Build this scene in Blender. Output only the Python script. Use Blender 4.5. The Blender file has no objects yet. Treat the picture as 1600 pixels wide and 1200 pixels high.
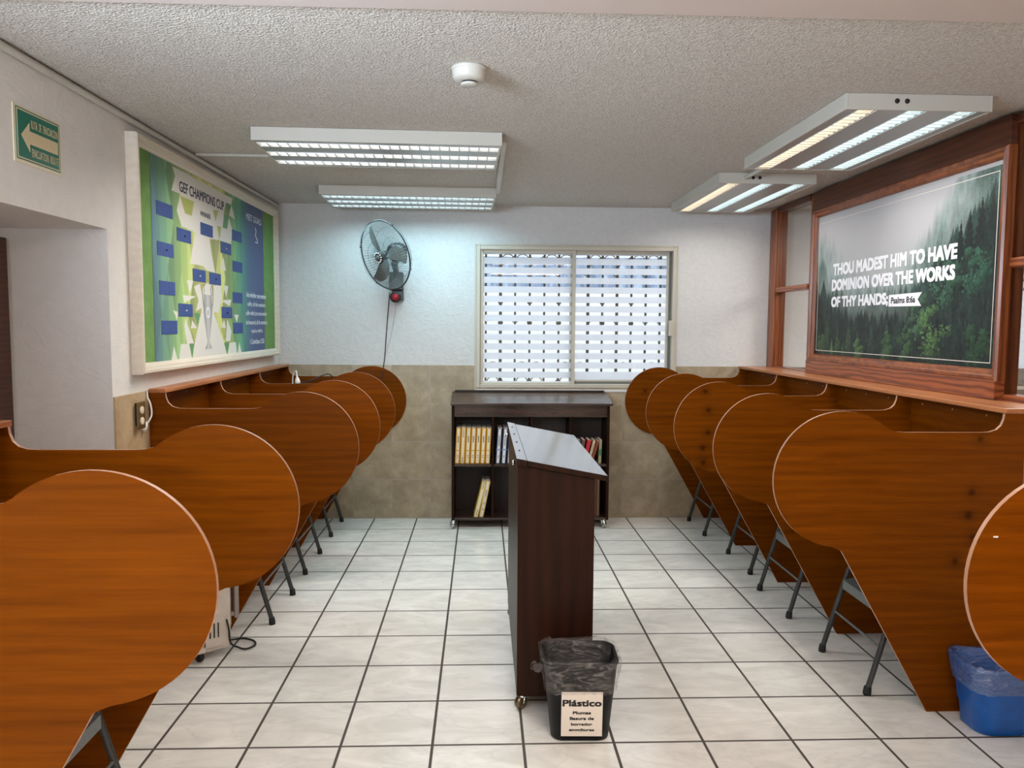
import bpy, math, random
import numpy as np
from mathutils import Vector, Matrix
S = bpy.context.scene
COL = S.collection
PI = math.pi
random.seed(7)

# ------------------------------------------------------------------ camera
CAM_H = 1.51668
def cam_axes(yaw, pitch, roll):
    cy, sy = math.cos(yaw), math.sin(yaw); cp, sp = math.cos(pitch), math.sin(pitch)
    F = Vector((sy*cp, cy*cp, sp)); R = Vector((cy, -sy, 0)); U = R.cross(F)
    cr, sr = math.cos(roll), math.sin(roll)
    return cr*R+sr*U, -sr*R+cr*U, F
R_, U_, F_ = cam_axes(0.0392542, -0.0761079, 0.0068480)
cd = bpy.data.cameras.new('camera'); cam = bpy.data.objects.new('camera', cd); COL.objects.link(cam)
cam.matrix_world = Matrix(((R_.x, U_.x, -F_.x, 0), (R_.y, U_.y, -F_.y, 0), (R_.z, U_.z, -F_.z, CAM_H), (0, 0, 0, 1)))
cd.sensor_fit = 'HORIZONTAL'; cd.sensor_width = 36; cd.lens = 36*1206.393/1600
cd.clip_start = .05
S.camera = cam
# ------------------------------------------------------------------ world, exposure, lights
w = bpy.data.worlds.new('world'); S.world = w; w.use_nodes = True
bg = w.node_tree.nodes['Background']; bg.inputs[0].default_value = (.86, .92, 1, 1); bg.inputs[1].default_value = 1.25
S.view_settings.view_transform = 'Standard'; S.view_settings.look = 'None'
S.view_settings.exposure = 0.0; S.view_settings.gamma = 1; S.view_settings.use_curve_mapping = False
S.cycles.use_denoising = True
S.cycles.max_bounces = 8; S.cycles.diffuse_bounces = 5; S.cycles.glossy_bounces = 4
S.cycles.transmission_bounces = 6; S.cycles.transparent_max_bounces = 12
S.cycles.caustics_reflective = False; S.cycles.caustics_refractive = False
S.cycles.sample_clamp_indirect = 4
def area(name, loc, sx, sy, power, col, rot=(0, 0, 0), spread=180):
    l = bpy.data.lights.new(name, 'AREA'); l.shape = 'RECTANGLE'; l.size = sx; l.size_y = sy
    l.energy = power; l.color = col; l.spread = math.radians(spread)
    o = bpy.data.objects.new(name, l); COL.objects.link(o); o.location = loc; o.rotation_euler = rot
    return o
# added unseen fill lamps behind the camera, brightening near floor, walls and panels
area('rear_fill', (.75, .9, 2.40), 1.2, .6, 32, (1, .85, .71))
area('rear_fill', (.75, -1.3, 2.40), 1.2, .6, 70, (1, .85, .71))
# daylight lamps outside the striped windows, and one added in an unseen left opening
area('daylight', (-1.66, .55, 1.95), 1.0, .7, 165, (.66, .82, 1), Vector((.30, .55, .72)).to_track_quat('-Z', 'Z').to_euler(), 150)  # added lamp, aimed up to brighten the near-left ceiling
area('daylight', (.73, 8.2, 4.3), 3.0, 2.0, 150, (.93, .96, 1), (-math.radians(45), 0, 0))
area('daylight', (4.65, 8.2, 4.3), 2.0, 2.0, 60, (.93, .96, 1), (-math.radians(45), 0, 0))
area('next_room_fill', (3.6, 4.2, 2.38), 1.2, .6, 75, (1, .97, .92))  # added unseen lamp that brightens the view through the partition panes

# ------------------------------------------------------------------ materials
class G:
    def __init__(s, name):
        s.m = bpy.data.materials.new(name); s.m.use_nodes = True; s.t = s.m.node_tree; s.N = s.t.nodes
        s.b = s.N['Principled BSDF']; s.out = s.N['Material Output']
    def node(s, typ, ins=None, **kw):
        n = s.N.new(typ)
        for k, v in kw.items(): setattr(n, k, v)
        for k, v in (ins or {}).items():
            if hasattr(v, 'is_output'): s.t.links.new(v, n.inputs[k])
            else: n.inputs[k].default_value = v
        return n
    def link(s, a, b): s.t.links.new(a, b)
    def math(s, op, a, b=0, c=0):
        return s.node('ShaderNodeMath', {0: a, 1: b, 2: c}, operation=op).outputs[0]
    def mix(s, f, a, b):
        n = s.node('ShaderNodeMix', data_type='RGBA')
        for i, v in ((0, f), (6, a), (7, b)):
            if hasattr(v, 'is_output'): s.link(v, n.inputs[i])
            else: n.inputs[i].default_value = v if i == 0 else (*v, 1)
        return n.outputs[2]
    def obj(s): return s.node('ShaderNodeTexCoord').outputs['Object']
    def mapv(s, v, scale=(1, 1, 1), loc=(0, 0, 0)):
        return s.node('ShaderNodeMapping', {'Vector': v, 'Scale': scale, 'Location': loc}).outputs[0]
    def noise(s, v, sc, det=3, rough=.5, dist=0):
        return s.node('ShaderNodeTexNoise', {'Vector': v, 'Scale': sc, 'Detail': det, 'Roughness': rough, 'Distortion': dist}).outputs[0]
    def ramp(s, f, a, b):
        return s.node('ShaderNodeMapRange', {0: f, 1: a, 2: b, 3: 0.0, 4: 1.0}).outputs[0]
    def set(s, **kw):
        names = dict(col='Base Color', rough='Roughness', metal='Metallic', spec='Specular IOR Level', coat='Coat Weight',
                     coatr='Coat Roughness', alpha='Alpha', emit='Emission Color', est='Emission Strength', trans='Transmission Weight')
        for k, v in kw.items():
            i = s.b.inputs[names[k]]
            if hasattr(v, 'is_output'): s.link(v, i)
            elif k in ('col', 'emit'): i.default_value = (*v, 1)
            else: i.default_value = v
        return s
    def bump(s, h, strength=.3, dist=.01):
        n = s.node('ShaderNodeBump', {'Height': h, 'Strength': strength, 'Distance': dist}); s.link(n.outputs[0], s.b.inputs['Normal'])
def srgb(r, g, b):
    f = lambda c: (c/255/12.92 if c <= 10 else ((c/255+.055)/1.055)**2.4)
    return (f(r), f(g), f(b))
def plain(name, col, rough=.5, metal=0, spec=.5, **kw):
    return G(name).set(col=col, rough=rough, metal=metal, spec=spec, **kw).m
def worn(name, c1, c2, rough=.5, sc=30, metal=0):
    g = G(name); n = g.noise(g.obj(), sc, 4, .6); g.set(col=g.mix(g.ramp(n, .3, .7), c1, c2), rough=rough, metal=metal); return g.m
def wood(name, c1, c2, axis=0, rough=.35, sc=1.0, coat=.25, knots=(), spec=.4, cdark=None, wav=.25):
    """grain runs along the given axis; every object gets its own piece of board"""
    g = G(name); o = g.obj()
    rnd = g.node('ShaderNodeObjectInfo').outputs['Random']
    off = g.node('ShaderNodeCombineXYZ', {0: g.math('MULTIPLY', rnd, 37.0), 1: g.math('MULTIPLY', rnd, 11.0), 2: g.math('MULTIPLY', rnd, 23.0)}).outputs[0]
    v = g.node('ShaderNodeVectorMath', {0: o, 1: off}, operation='ADD').outputs[0]
    s = [9*sc]*3; s[axis] = .9*sc
    v1 = g.mapv(v, tuple(s))
    n1 = g.noise(v1, 1.6, 5, .6, .8)
    s2 = [60*sc]*3; s2[axis] = 2.0*sc
    n2 = g.noise(g.mapv(v, tuple(s2)), 2.0, 4, .65)
    s3 = [3.2*sc]*3; s3[axis] = .55*sc
    wv = g.node('ShaderNodeTexWave', {'Vector': g.mapv(v, tuple(s3)), 'Scale': 2.4, 'Distortion': 7, 'Detail': 3, 'Detail Scale': 1.2},
                wave_type='BANDS', bands_direction='Z' if axis != 2 else 'X').outputs[1]
    f = g.math('ADD', g.math('MULTIPLY', n1, .55), g.math('ADD', g.math('MULTIPLY', n2, .35), g.math('MULTIPLY', wv, wav)))
    col = g.mix(g.ramp(f, .32, .82), c1, c2)
    for (kx, kz) in knots:
        d = g.node('ShaderNodeVectorMath', {0: g.node('ShaderNodeVectorMath', {0: o, 1: (1, 0, 1)}, operation='MULTIPLY').outputs[0], 1: (kx, 0, kz)}, operation='DISTANCE').outputs['Value']
        d = g.math('ADD', d, g.math('MULTIPLY', g.math('SUBTRACT', n1, .5), .03))
        halo = g.math('MULTIPLY', g.math('SUBTRACT', 1, g.ramp(d, .012, .05)), .35)
        core = g.math('MULTIPLY', g.math('SUBTRACT', 1, g.ramp(d, .005, .019)), .62)
        col = g.mix(halo, col, tuple(c*.45 for c in c1)); col = g.mix(core, col, tuple(c*.12 for c in c1))
    g.set(col=col, rough=g.math('ADD', rough, g.math('MULTIPLY', g.math('SUBTRACT', n2, .5), .12)), coat=coat, coatr=.2, spec=spec)
    g.bump(n2, .05, .002)
    return g.m
M = {}
def tilemat(name, ax, size, off, grout, ca, cb, cg, rough, var=.06, nsc=5, veins=True):
    g = G(name); o = g.obj()
    sep = g.node('ShaderNodeSeparateXYZ', {0: o})
    a = g.math('DIVIDE', g.math('SUBTRACT', sep.outputs[ax[0]], off[0]), size)
    b = g.math('DIVIDE', g.math('SUBTRACT', sep.outputs[ax[1]], off[1]), size)
    def edge(q):
        f = g.math('FRACT', q); return g.math('MINIMUM', f, g.math('SUBTRACT', 1, f))
    e = g.math('MINIMUM', edge(a), edge(b))
    isg = g.math('SUBTRACT', 1, g.ramp(e, grout/size*.42, grout/size*.58))
    cell = g.node('ShaderNodeCombineXYZ', {0: g.math('FLOOR', a), 1: g.math('FLOOR', b), 2: 0.0}).outputs[0]
    wn = g.node('ShaderNodeTexWhiteNoise', {'Vector': cell}, noise_dimensions='3D')
    v = g.node('ShaderNodeVectorMath', {0: o, 1: g.node('ShaderNodeVectorMath', {0: wn.outputs['Color'], 1: (9, 9, 9)}, operation='MULTIPLY').outputs[0]}, operation='ADD').outputs[0]
    n = g.noise(g.mapv(v, (.7, 1.5, 1) if veins else (1, 1, 1)), nsc, 6, .62, 1.2 if veins else .3)
    col = g.mix(g.ramp(n, .36, .66), ca, cb)
    if veins:
        n2 = g.noise(g.mapv(v, (.6, 1.6, 1)), 3.2, 3, .5, 2.0)
        vein = g.math('SUBTRACT', 1, g.ramp(g.math('ABSOLUTE', g.math('SUBTRACT', n2, .5)), .0, .035))
        col = g.mix(g.math('MULTIPLY', vein, .20), col, tuple(c*.68 for c in ca))
    col = g.mix(g.math('MULTIPLY', wn.outputs['Value'], var), col, tuple(c*.6 for c in ca))
    if not veins:
        sp = g.noise(o, 70, 3, .7); col = g.mix(g.math('MULTIPLY', g.ramp(sp, .5, .75), .22), col, tuple(c*.55 for c in ca))
    col = g.mix(isg, col, cg)
    g.set(col=col, rough=g.mix(isg, (rough,)*3, (.8,)*3), spec=.5)
    h = g.math('SUBTRACT', 1, isg); g.bump(h, .35, .003)
    return g.m
M['floor'] = tilemat('floor_tile', (0, 1), .33, (-1.16356, 5.99337), .0105, srgb(220, 219, 214), srgb(240, 239, 235), srgb(72, 66, 60), .13)
M['wtile_x'] = tilemat('wall_tile_x', (0, 2), .30, (-.998, .008), .004, srgb(152, 136, 112), srgb(180, 164, 138), srgb(168, 160, 150), .38, .12, 9, False)
M['wtile_y'] = tilemat('wall_tile_y', (1, 2), .30, (3.33, .008), .004, srgb(172, 146, 112), srgb(196, 172, 138), srgb(168, 160, 150), .38, .1, 9, False)
def plaster(name, c, sc, strength, dist=.02, rough=.8, ridge=True):
    g = G(name); o = g.obj()
    n = g.noise(o, sc, 4, .55, .6); n2 = g.noise(o, sc*4, 3, .6)
    h = g.math('ADD', n, g.math('MULTIPLY', n2, .25))
    if ridge:
        r = g.noise(g.mapv(o, (1, 1, 1.6)), sc*.8, 3, .55, 2.2)
        h = g.math('ADD', h, g.math('MULTIPLY', g.math('SUBTRACT', 1, g.ramp(g.math('ABSOLUTE', g.math('SUBTRACT', r, .5)), 0, .05)), .25))
    g.set(col=g.mix(g.ramp(n2, .3, .7), tuple(x*.94 for x in c), c), rough=rough, spec=.3); g.bump(h, strength, dist); return g.m
M['plaster'] = plaster('white_plaster', srgb(214, 213, 212), 7, .32)
M['plaster_l'] = plaster('white_plaster_smooth', srgb(226, 222, 218), 4, .12)
def popcorn():
    g = G('popcorn_ceiling'); o = g.obj()
    n = g.noise(o, 95, 3, .65); v = g.node('ShaderNodeTexVoronoi', {'Vector': o, 'Scale': 140.0}, feature='SMOOTH_F1').outputs[0]
    h = g.math('ADD', n, g.math('MULTIPLY', v, -.6))
    g.set(col=g.mix(g.ramp(n, .35, .65), srgb(194, 187, 178), srgb(222, 215, 206)), rough=.7, spec=.35); g.bump(h, 1.0, .012); return g.m
M['popcorn'] = popcorn()
M['beam'] = plain('beam_paint', srgb(196, 182, 174), .8)
CW1, CW2 = (.096, .0215, .0003), (.220, .056, .0008)
VP = dict(rough=.4, coat=.0, spec=.07, wav=.10)
M['carrel'] = wood('varnished_pine', CW1, CW2, 0, **VP)
M['carrel_y'] = wood('varnished_pine_rail', CW1, CW2, 1, **VP)
M['carrel_k4'] = wood('varnished_pine_knots', CW1, CW2, 0, **VP, knots=[(1.30, 1.138), (1.321, 1.03), (1.321, .898), (1.293, .807), (1.299, .72)])
M['carrel_k2'] = wood('varnished_pine_knots_b', CW1, CW2, 0, **VP, knots=[(1.927, 1.09), (1.903, .882), (1.895, .791), (1.92, .702), (1.851, .608)])
M['carrel_k6'] = wood('varnished_pine_knots_c', CW1, CW2, 0, **VP, knots=[(1.278, 1.009)])
M['edge'] = plain('plywood_edge', srgb(172, 130, 104), .4)
M['shelf'] = wood('varnished_shelf', srgb(140, 78, 38), srgb(186, 122, 76), 1)
M['walnut'] = wood('dark_walnut', srgb(26, 13, 8), srgb(52, 27, 15), 2, .38, .7, .0, spec=.10, wav=.15)
M['walnut_x'] = wood('dark_walnut_flat', srgb(38, 22, 17), srgb(64, 40, 30), 0, .28, .7, .5)
M['walnut_y'] = wood('dark_walnut_top', srgb(44, 30, 26), srgb(76, 58, 50), 1, .18, .7, 1.0, spec=1.0); M['walnut_y'].node_tree.nodes['Principled BSDF'].inputs['Coat IOR'].default_value = 1.8
M['walnut_in'] = wood('dark_walnut_inner', srgb(26, 15, 11), srgb(42, 25, 18), 2, .5, .7, 0)
M['redwood'] = wood('red_brown_wood', srgb(78, 32, 14), srgb(150, 82, 44), 1, .35, 1.4, .3, wav=.45)
M['redwood_z'] = wood('red_brown_wood_post', srgb(84, 36, 12), srgb(148, 80, 34), 2, .35, 1.4, .3)
M['redwood_dark'] = wood('dark_red_wood', srgb(58, 26, 14), srgb(96, 50, 30), 1, .35, 1.2, .3)
M['door'] = wood('door_wood', srgb(52, 26, 16), srgb(90, 48, 28), 1, .45, 1.6, .1)
M['alu'] = plain('champagne_aluminium', srgb(196, 190, 176), .4, .15)
M['alu_dark'] = plain('window_gasket', srgb(110, 112, 108), .5, .2)
M['enamel'] = plain('lamp_enamel', srgb(192, 187, 176), .45)
M['mirror'] = plain('lamp_reflector', (.40, .39, .37), .35, .55)
M['blade'] = plain('louver_blade', (.85, .86, .86), .35, .4)
for k, c in (('warm', (1, .80, .52)), ('cool', (.72, .95, 1)), ('white', (1, .95, .88))):
    M['tube_'+k] = G('tube_'+k).set(col=(.9, .9, .9), emit=c, est=4.5).m
M['steel'] = plain('chrome_steel', (.62, .62, .62), .22, 1)
M['brasswheel'] = plain('bronze_wheel', srgb(120, 108, 84), .3, .9)
M['charcoal'] = worn('charcoal_paint', srgb(40, 42, 42), srgb(56, 58, 58), .42, 60)
M['seatgrey'] = worn('grey_seat_paint', srgb(84, 88, 88), srgb(104, 108, 107), .4, 60)
M['rubber'] = plain('black_rubber', srgb(22, 22, 22), .7)
M['black'] = worn('black_plastic', srgb(10, 10, 11), srgb(16, 16, 17), .5, 40); M['black'].node_tree.nodes['Principled BSDF'].inputs['Specular IOR Level'].default_value = .2
M['blackcable'] = plain('black_cable', srgb(20, 20, 22), .5)
M['blue'] = worn('blue_plastic', srgb(0, 84, 168), srgb(4, 98, 188), .35, 20)
M['cream'] = wood('cream_painted_wood', srgb(206, 194, 176), srgb(226, 216, 200), 1, .4, 1, 0, wav=.1)
M['felt'] = worn('green_felt', srgb(98, 136, 70), srgb(114, 152, 86), .9, 14)
M['heater'] = worn('white_heater_enamel', srgb(196, 186, 174), srgb(208, 200, 190), .4, 20)
M['heatergrey'] = plain('grey_plastic', srgb(140, 132, 124), .5)
M['white'] = plain('white_plastic', srgb(226, 224, 220), .4)
M['paper'] = plain('white_paper', srgb(222, 214, 204), .7)
M['ink'] = plain('black_ink', srgb(20, 18, 18), .7)
M['red'] = plain('red_plastic', srgb(170, 20, 40), .3)
M['brass'] = plain('brass_plate', srgb(150, 124, 78), .35, .75)
M['ivory'] = plain('ivory_plastic', srgb(224, 212, 184), .4)
M['navyink'] = plain('navy_ink', srgb(26, 34, 66), .6)
M['navycard'] = worn('navy_card', srgb(46, 66, 128), srgb(56, 78, 142), .6, 40)
M['whiteink'] = plain('white_ink', srgb(234, 234, 240), .6)
M['signgreen'] = plain('sign_green', srgb(2, 106, 84), .45)
M['signcream'] = plain('sign_glow_cream', srgb(214, 196, 158), .5)
M['sheet'] = worn('blue_sheet', srgb(96, 116, 150), srgb(190, 206, 228), .6, 9)
M['extwall'] = plain('outside_white_wall', srgb(240, 240, 238), .8)
M['iron'] = plain('iron_grille', srgb(92, 82, 70), .6)
M['fanblade'] = plain('fan_blade_metal', srgb(124, 124, 118), .35, .3)
M['fandark'] = plain('fan_dark', srgb(38, 38, 40), .35)
M['wire'] = plain('cage_wire', srgb(120, 128, 128), .35, .6)
def film():
    g = G('frosted_film'); g.N.remove(g.b)
    a = g.node('ShaderNodeBsdfTranslucent', {'Color': (.87, .88, .92, 1)}); b = g.node('ShaderNodeBsdfDiffuse', {'Color': (.85, .86, .9, 1)})
    m = g.node('ShaderNodeMixShader', {0: .25, 1: a.outputs[0], 2: b.outputs[0]}); g.link(m.outputs[0], g.out.inputs[0]); return g.m
M['film'] = film()
def glass(name, tint, refl=1.0):
    g = G(name); g.N.remove(g.b)
    a = g.node('ShaderNodeBsdfTransparent', {'Color': (*tint, 1)}); b = g.node('ShaderNodeBsdfGlossy', {'Roughness': .02, 'Color': (.9, .9, .9, 1)})
    fr = g.node('ShaderNodeFresnel', {'IOR': 1.5})
    m = g.node('ShaderNodeMixShader', {0: g.math('MULTIPLY', fr.outputs[0], g.math('SUBTRACT', 1, g.node('ShaderNodeNewGeometry').outputs['Backfacing'])), 1: a.outputs[0], 2: b.outputs[0]}); g.link(m.outputs[0], g.out.inputs[0]); return g.m
M['glass'] = glass('clear_glass', (.95, .97, .96)); M['smoke'] = glass('grey_glass', (.86, .85, .84))
def bagmat(name, tint, dens):
    g = G(name); o = g.obj(); g.N.remove(g.b)
    n = g.noise(g.mapv(o, (1, 1, 2.6)), 13, 4, .55, 2.0)
    a = g.node('ShaderNodeBsdfTransparent', {'Color': (1, 1, 1, 1)}); b = g.node('ShaderNodeBsdfDiffuse', {'Color': (*tint, 1)})
    c = g.node('ShaderNodeBsdfGlossy', {'Roughness': .22, 'Color': (.9, .9, .9, 1)})
    bp = g.node('ShaderNodeBump', {'Height': n, 'Strength': .9, 'Distance': .02}); g.link(bp.outputs[0], c.inputs['Normal']); g.link(bp.outputs[0], b.inputs['Normal'])
    d = g.node('ShaderNodeMixShader', {0: .3, 1: b.outputs[0], 2: c.outputs[0]})
    f = g.math('ADD', dens, g.math('MULTIPLY', g.ramp(n, .44, .70), .34))
    m = g.node('ShaderNodeMixShader', {0: f, 1: a.outputs[0], 2: d.outputs[0]}); g.link(m.outputs[0], g.out.inputs[0]); return g.m
M['bag'] = bagmat('clear_bag', (.26, .24, .23), .07)
M['bagblue'] = bagmat('clear_blue_bag', (.09, .22, .60), .45)
def printmat(name):
    g = G(name); a = g.node('ShaderNodeAttribute', attribute_name='print'); g.set(col=a.outputs['Color'], rough=.45, spec=.35); return g.m

# ------------------------------------------------------------------ mesh building
class MB:
    def __init__(s): s.v = []; s.f = []; s.mi = []; s.sm = []
    def add(s, vs, fs, mi=0, smooth=False):
        o = len(s.v); s.v += [Vector(p) for p in vs]
        for f in fs: s.f.append(tuple(o+i for i in f)); s.mi.append(mi); s.sm.append(smooth)
        return s
    def box(s, x0, x1, y0, y1, z0, z1, mi=0, mtx=None):
        vs = [Vector((x, y, z)) for z in (z0, z1) for y in (y0, y1) for x in (x0, x1)]
        if mtx is not None: vs = [mtx @ p for p in vs]
        return s.add(vs, [(0, 2, 3, 1), (4, 5, 7, 6), (0, 1, 5, 4), (2, 6, 7, 3), (0, 4, 6, 2), (1, 3, 7, 5)], mi)
    def hexa(s, b, t, mi=0):
        """b, t: four corners of the two ends, same order"""
        return s.add(list(b)+list(t), [(3, 2, 1, 0), (4, 5, 6, 7)]+[(i, (i+1) % 4, 4+(i+1) % 4, 4+i) for i in range(4)], mi)
    def prism(s, pts, fn, mi=0, emi=None):
        """pts: outline [(a,b)]; fn(a,b,k) -> point, k = 0/1 the two faces"""
        n = len(pts); vs = [fn(a, b, 0) for a, b in pts]+[fn(a, b, 1) for a, b in pts]
        s.add(vs, [tuple(range(n-1, -1, -1)), tuple(range(n, 2*n))], mi)
        return s.add(vs, [(i, (i+1) % n, n+(i+1) % n, n+i) for i in range(n)], mi if emi is None else emi)
    def tube(s, path, r, n=8, mi=0, closed=False, cap=True):
        P = [Vector(p) for p in path]; m = len(P); rs = r if isinstance(r, (list, tuple)) else [r]*m
        T = []
        for i in range(m):
            a = P[(i-1) % m] if (closed or i > 0) else P[i]; b = P[(i+1) % m] if (closed or i < m-1) else P[i]
            T.append((b-a).normalized())
        ref = Vector((0, 0, 1)) if abs(T[0].z) < .9 else Vector((1, 0, 0))
        u = T[0].cross(ref).normalized(); vs = []
        for i in range(m):
            u = (u-T[i]*u.dot(T[i])).normalized(); w2 = T[i].cross(u)
            for k in range(n):
                a = 2*PI*k/n; vs.append(P[i]+(u*math.cos(a)+w2*math.sin(a))*rs[i])
        fs = []
        for i in range(m if closed else m-1):
            j = (i+1) % m
            for k in range(n): fs.append((i*n+k, i*n+(k+1) % n, j*n+(k+1) % n, j*n+k))
        s.add(vs, fs, mi, True)
        if cap and not closed: s.add(vs[:n], [tuple(range(n-1, -1, -1))], mi); s.add(vs[-n:], [tuple(range(n))], mi)
        return s
    def lathe(s, prof, c=(0, 0, 0), axis=(0, 0, 1), n=24, mi=0, smooth=True):
        ax = Vector(axis).normalized(); ref = Vector((1, 0, 0)) if abs(ax.x) < .9 else Vector((0, 1, 0))
        u = ax.cross(ref).normalized(); w2 = ax.cross(u); c = Vector(c); vs = []
        for (r, h) in prof:
            for k in range(n):
                a = 2*PI*k/n; vs.append(c+ax*h+(u*math.cos(a)+w2*math.sin(a))*r)
        fs = [(i*n+k, i*n+(k+1) % n, (i+1)*n+(k+1) % n, (i+1)*n+k) for i in range(len(prof)-1) for k in range(n)]
        return s.add(vs, fs, mi, smooth)
    def loft(s, rings, mi=0, smooth=True, capb=True, capt=False):
        n = len(rings[0]); vs = [p for r in rings for p in r]
        fs = [(i*n+k, i*n+(k+1) % n, (i+1)*n+(k+1) % n, (i+1)*n+k) for i in range(len(rings)-1) for k in range(n)]
        s.add(vs, fs, mi, smooth)
        if capb: s.add(rings[0], [tuple(range(n-1, -1, -1))], mi)
        if capt: s.add(rings[-1], [tuple(range(n))], mi)
        return s
    def build(s, name, mats, parent=None, bevel=0, local=True):
        me = bpy.data.meshes.new(name); vs = s.v
        if parent is not None and not local:
            inv = parent.matrix_basis.inverted(); 
            if parent.parent is not None: inv = inv @ parent.parent.matrix_basis.inverted()
            vs = [inv @ p for p in vs]
        me.from_pydata([tuple(p) for p in vs], [], s.f)
        for m in (mats if isinstance(mats, (list, tuple)) else [mats]): me.materials.append(M[m] if isinstance(m, str) else m)
        me.polygons.foreach_set('material_index', s.mi); me.polygons.foreach_set('use_smooth', s.sm)
        me.update()
        o = bpy.data.objects.new(name, me); COL.objects.link(o)
        if parent is not None: o.parent = parent
        if bevel:
            b = o.modifiers.new('bevel', 'BEVEL'); b.width = bevel; b.segments = 2; b.limit_method = 'ANGLE'; b.angle_limit = .7
        return o
def tag(o, label, cat, group=None, kind=None):
    o['label'] = label; o['category'] = cat
    if group: o['group'] = group
    if kind: o['kind'] = kind
    return o
def thing(name, label, cat, loc=(0, 0, 0), rotz=0, group=None):
    o = bpy.data.objects.new(name, None); COL.objects.link(o); o.location = loc; o.rotation_euler = (0, 0, rotz); o.empty_display_size = .1
    o.matrix_basis = Matrix.Translation(loc) @ Matrix.Rotation(rotz, 4, 'Z')
    return tag(o, label, cat, group)
def struct(mb, name, mats, parent=None, bevel=0):
    o = mb.build(name, mats, parent, bevel)
    if parent is None: o['kind'] = 'structure'
    return o
def copy_tree(o, parent=None):
    c = o.copy(); COL.objects.link(c)
    if parent is not None: c.parent = parent
    for ch in list(o.children): copy_tree(ch, c)
    return c
def text_part(body, parent, org, xd, yd, w_, h_, mat, name='lettering', bold=0.0, thick=.0006, align='L', shear=0):
    """lettering fitted to a w_ x h_ box whose lower left (or lower centre) is org (world)"""
    cu = bpy.data.curves.new('t', 'FONT'); cu.body = body; cu.size = 1;  cu.resolution_u = 3; cu.extrude = .02; cu.shear = shear
    ob = bpy.data.objects.new('t', cu); COL.objects.link(ob)
    dg = bpy.context.evaluated_depsgraph_get(); me = bpy.data.meshes.new_from_object(ob.evaluated_get(dg))
    bpy.data.objects.remove(ob); bpy.data.curves.remove(cu)
    if bold > 0:
        src_v = [v.co.copy() for v in me.vertices]; src_f = [tuple(f.vertices) for f in me.polygons]; d_ = bold
        vs_, fs_ = [], []
        for q, (ox, oy) in enumerate(((0, 0), (-d_, -d_), (d_, -d_), (d_, d_), (-d_, d_), (-d_, 0), (d_, 0))):
            fs_ += [tuple(i+len(vs_) for i in f) for f in src_f]; vs_ += [(v.x+ox, v.y+oy, v.z*(1+.02*q)) for v in src_v]
        bpy.data.meshes.remove(me); me = bpy.data.meshes.new('t'); me.from_pydata(vs_, [], fs_)
    n = len(me.vertices); co = np.empty(n*3); me.vertices.foreach_get('co', co); co = co.reshape(n, 3)
    lo, hi = co.min(0), co.max(0); sx = w_/(hi[0]-lo[0]); sy = h_/(hi[1]-lo[1])
    xd, yd = Vector(xd), Vector(yd); nd = xd.cross(yd); org = Vector(org)
    if align == 'C': org = org-xd*w_/2
    inv = parent.matrix_basis.inverted()
    if parent.parent is not None: inv = inv @ parent.parent.matrix_basis.inverted()
    out = []
    for p in co:
        out += list(inv @ (org+xd*((p[0]-lo[0])*sx)+yd*((p[1]-lo[1])*sy)+nd*((p[2]-lo[2])/max(hi[2]-lo[2], 1e-9)*thick)))
    me.vertices.foreach_set('co', out); me.update(); me.name = name
    me.materials.clear(); me.materials.append(M[mat])
    o = bpy.data.objects.new(name, me); COL.objects.link(o); o.parent = parent
    return o
def print_sheet(name, parent, img, org, xd, yd, w_, h_, mat, thick=.003):
    """a printed sheet: one colour per grid point; img is rows bottom to top"""
    H, W = img.shape[:2]; xd, yd, org = np.array(xd, float), np.array(yd, float), np.array(org, float); nd = np.cross(xd, yd)
    uu, vv = np.meshgrid(np.linspace(0, w_, W), np.linspace(0, h_, H))
    P = org+uu[..., None]*xd+vv[..., None]*yd; P = P.reshape(-1, 3)
    b = [org-nd*thick, org+xd*w_-nd*thick, org+xd*w_+yd*h_-nd*thick, org+yd*h_-nd*thick]
    P = np.vstack([P, np.array(b)])-np.array(parent.location)
    i = np.arange(H*W).reshape(H, W); q = np.stack([i[:-1, :-1], i[:-1, 1:], i[1:, 1:], i[1:, :-1]], -1).reshape(-1, 4)
    k = H*W; c = [i[0, 0], i[0, -1], i[-1, -1], i[-1, 0]]
    ex = [(k+3, k+2, k+1, k)]+[(c[j], k+j, k+(j+1) % 4, c[(j+1) % 4]) for j in range(4)]
    F = np.vstack([q, np.array(ex)])
    me = bpy.data.meshes.new(name); me.vertices.add(len(P)); me.vertices.foreach_set('co', P.ravel())
    me.loops.add(F.size); me.polygons.add(len(F)); me.polygons.foreach_set('loop_start', np.arange(0, F.size, 4)); me.loops.foreach_set('vertex_index', F.ravel().astype(np.int32))
    me.update(calc_edges=True); me.validate()
    at = me.attributes.new('print', 'FLOAT_COLOR', 'POINT')
    col = np.ones((len(P), 4)); col[:H*W, :3] = img.reshape(-1, 3); col[H*W:, :3] = .6
    at.data.foreach_set('color', col.ravel()); me.materials.append(mat)
    o = bpy.data.objects.new(name, me); COL.objects.link(o); o.parent = parent
    return o
def vnoise(H, W, ny, nx, rng):
    """smooth value noise on a grid"""
    g = rng.random((ny+2, nx+2)); y = np.linspace(0, ny, H); x = np.linspace(0, nx, W)
    yi, xi = y.astype(int), x.astype(int); fy, fx = y-yi, x-xi; fy = fy*fy*(3-2*fy); fx = fx*fx*(3-2*fx)
    a = g[np.ix_(yi, xi)]; b = g[np.ix_(yi, xi+1)]; c = g[np.ix_(yi+1, xi)]; d = g[np.ix_(yi+1, xi+1)]
    fx = fx[None, :]; fy = fy[:, None]
    return (a*(1-fx)+b*fx)*(1-fy)+(c*(1-fx)+d*fx)*fy
def lin(c):
    c = np.asarray(c, float)/255; return np.where(c <= .04045, c/12.92, ((c+.055)/1.055)**2.4)

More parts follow.
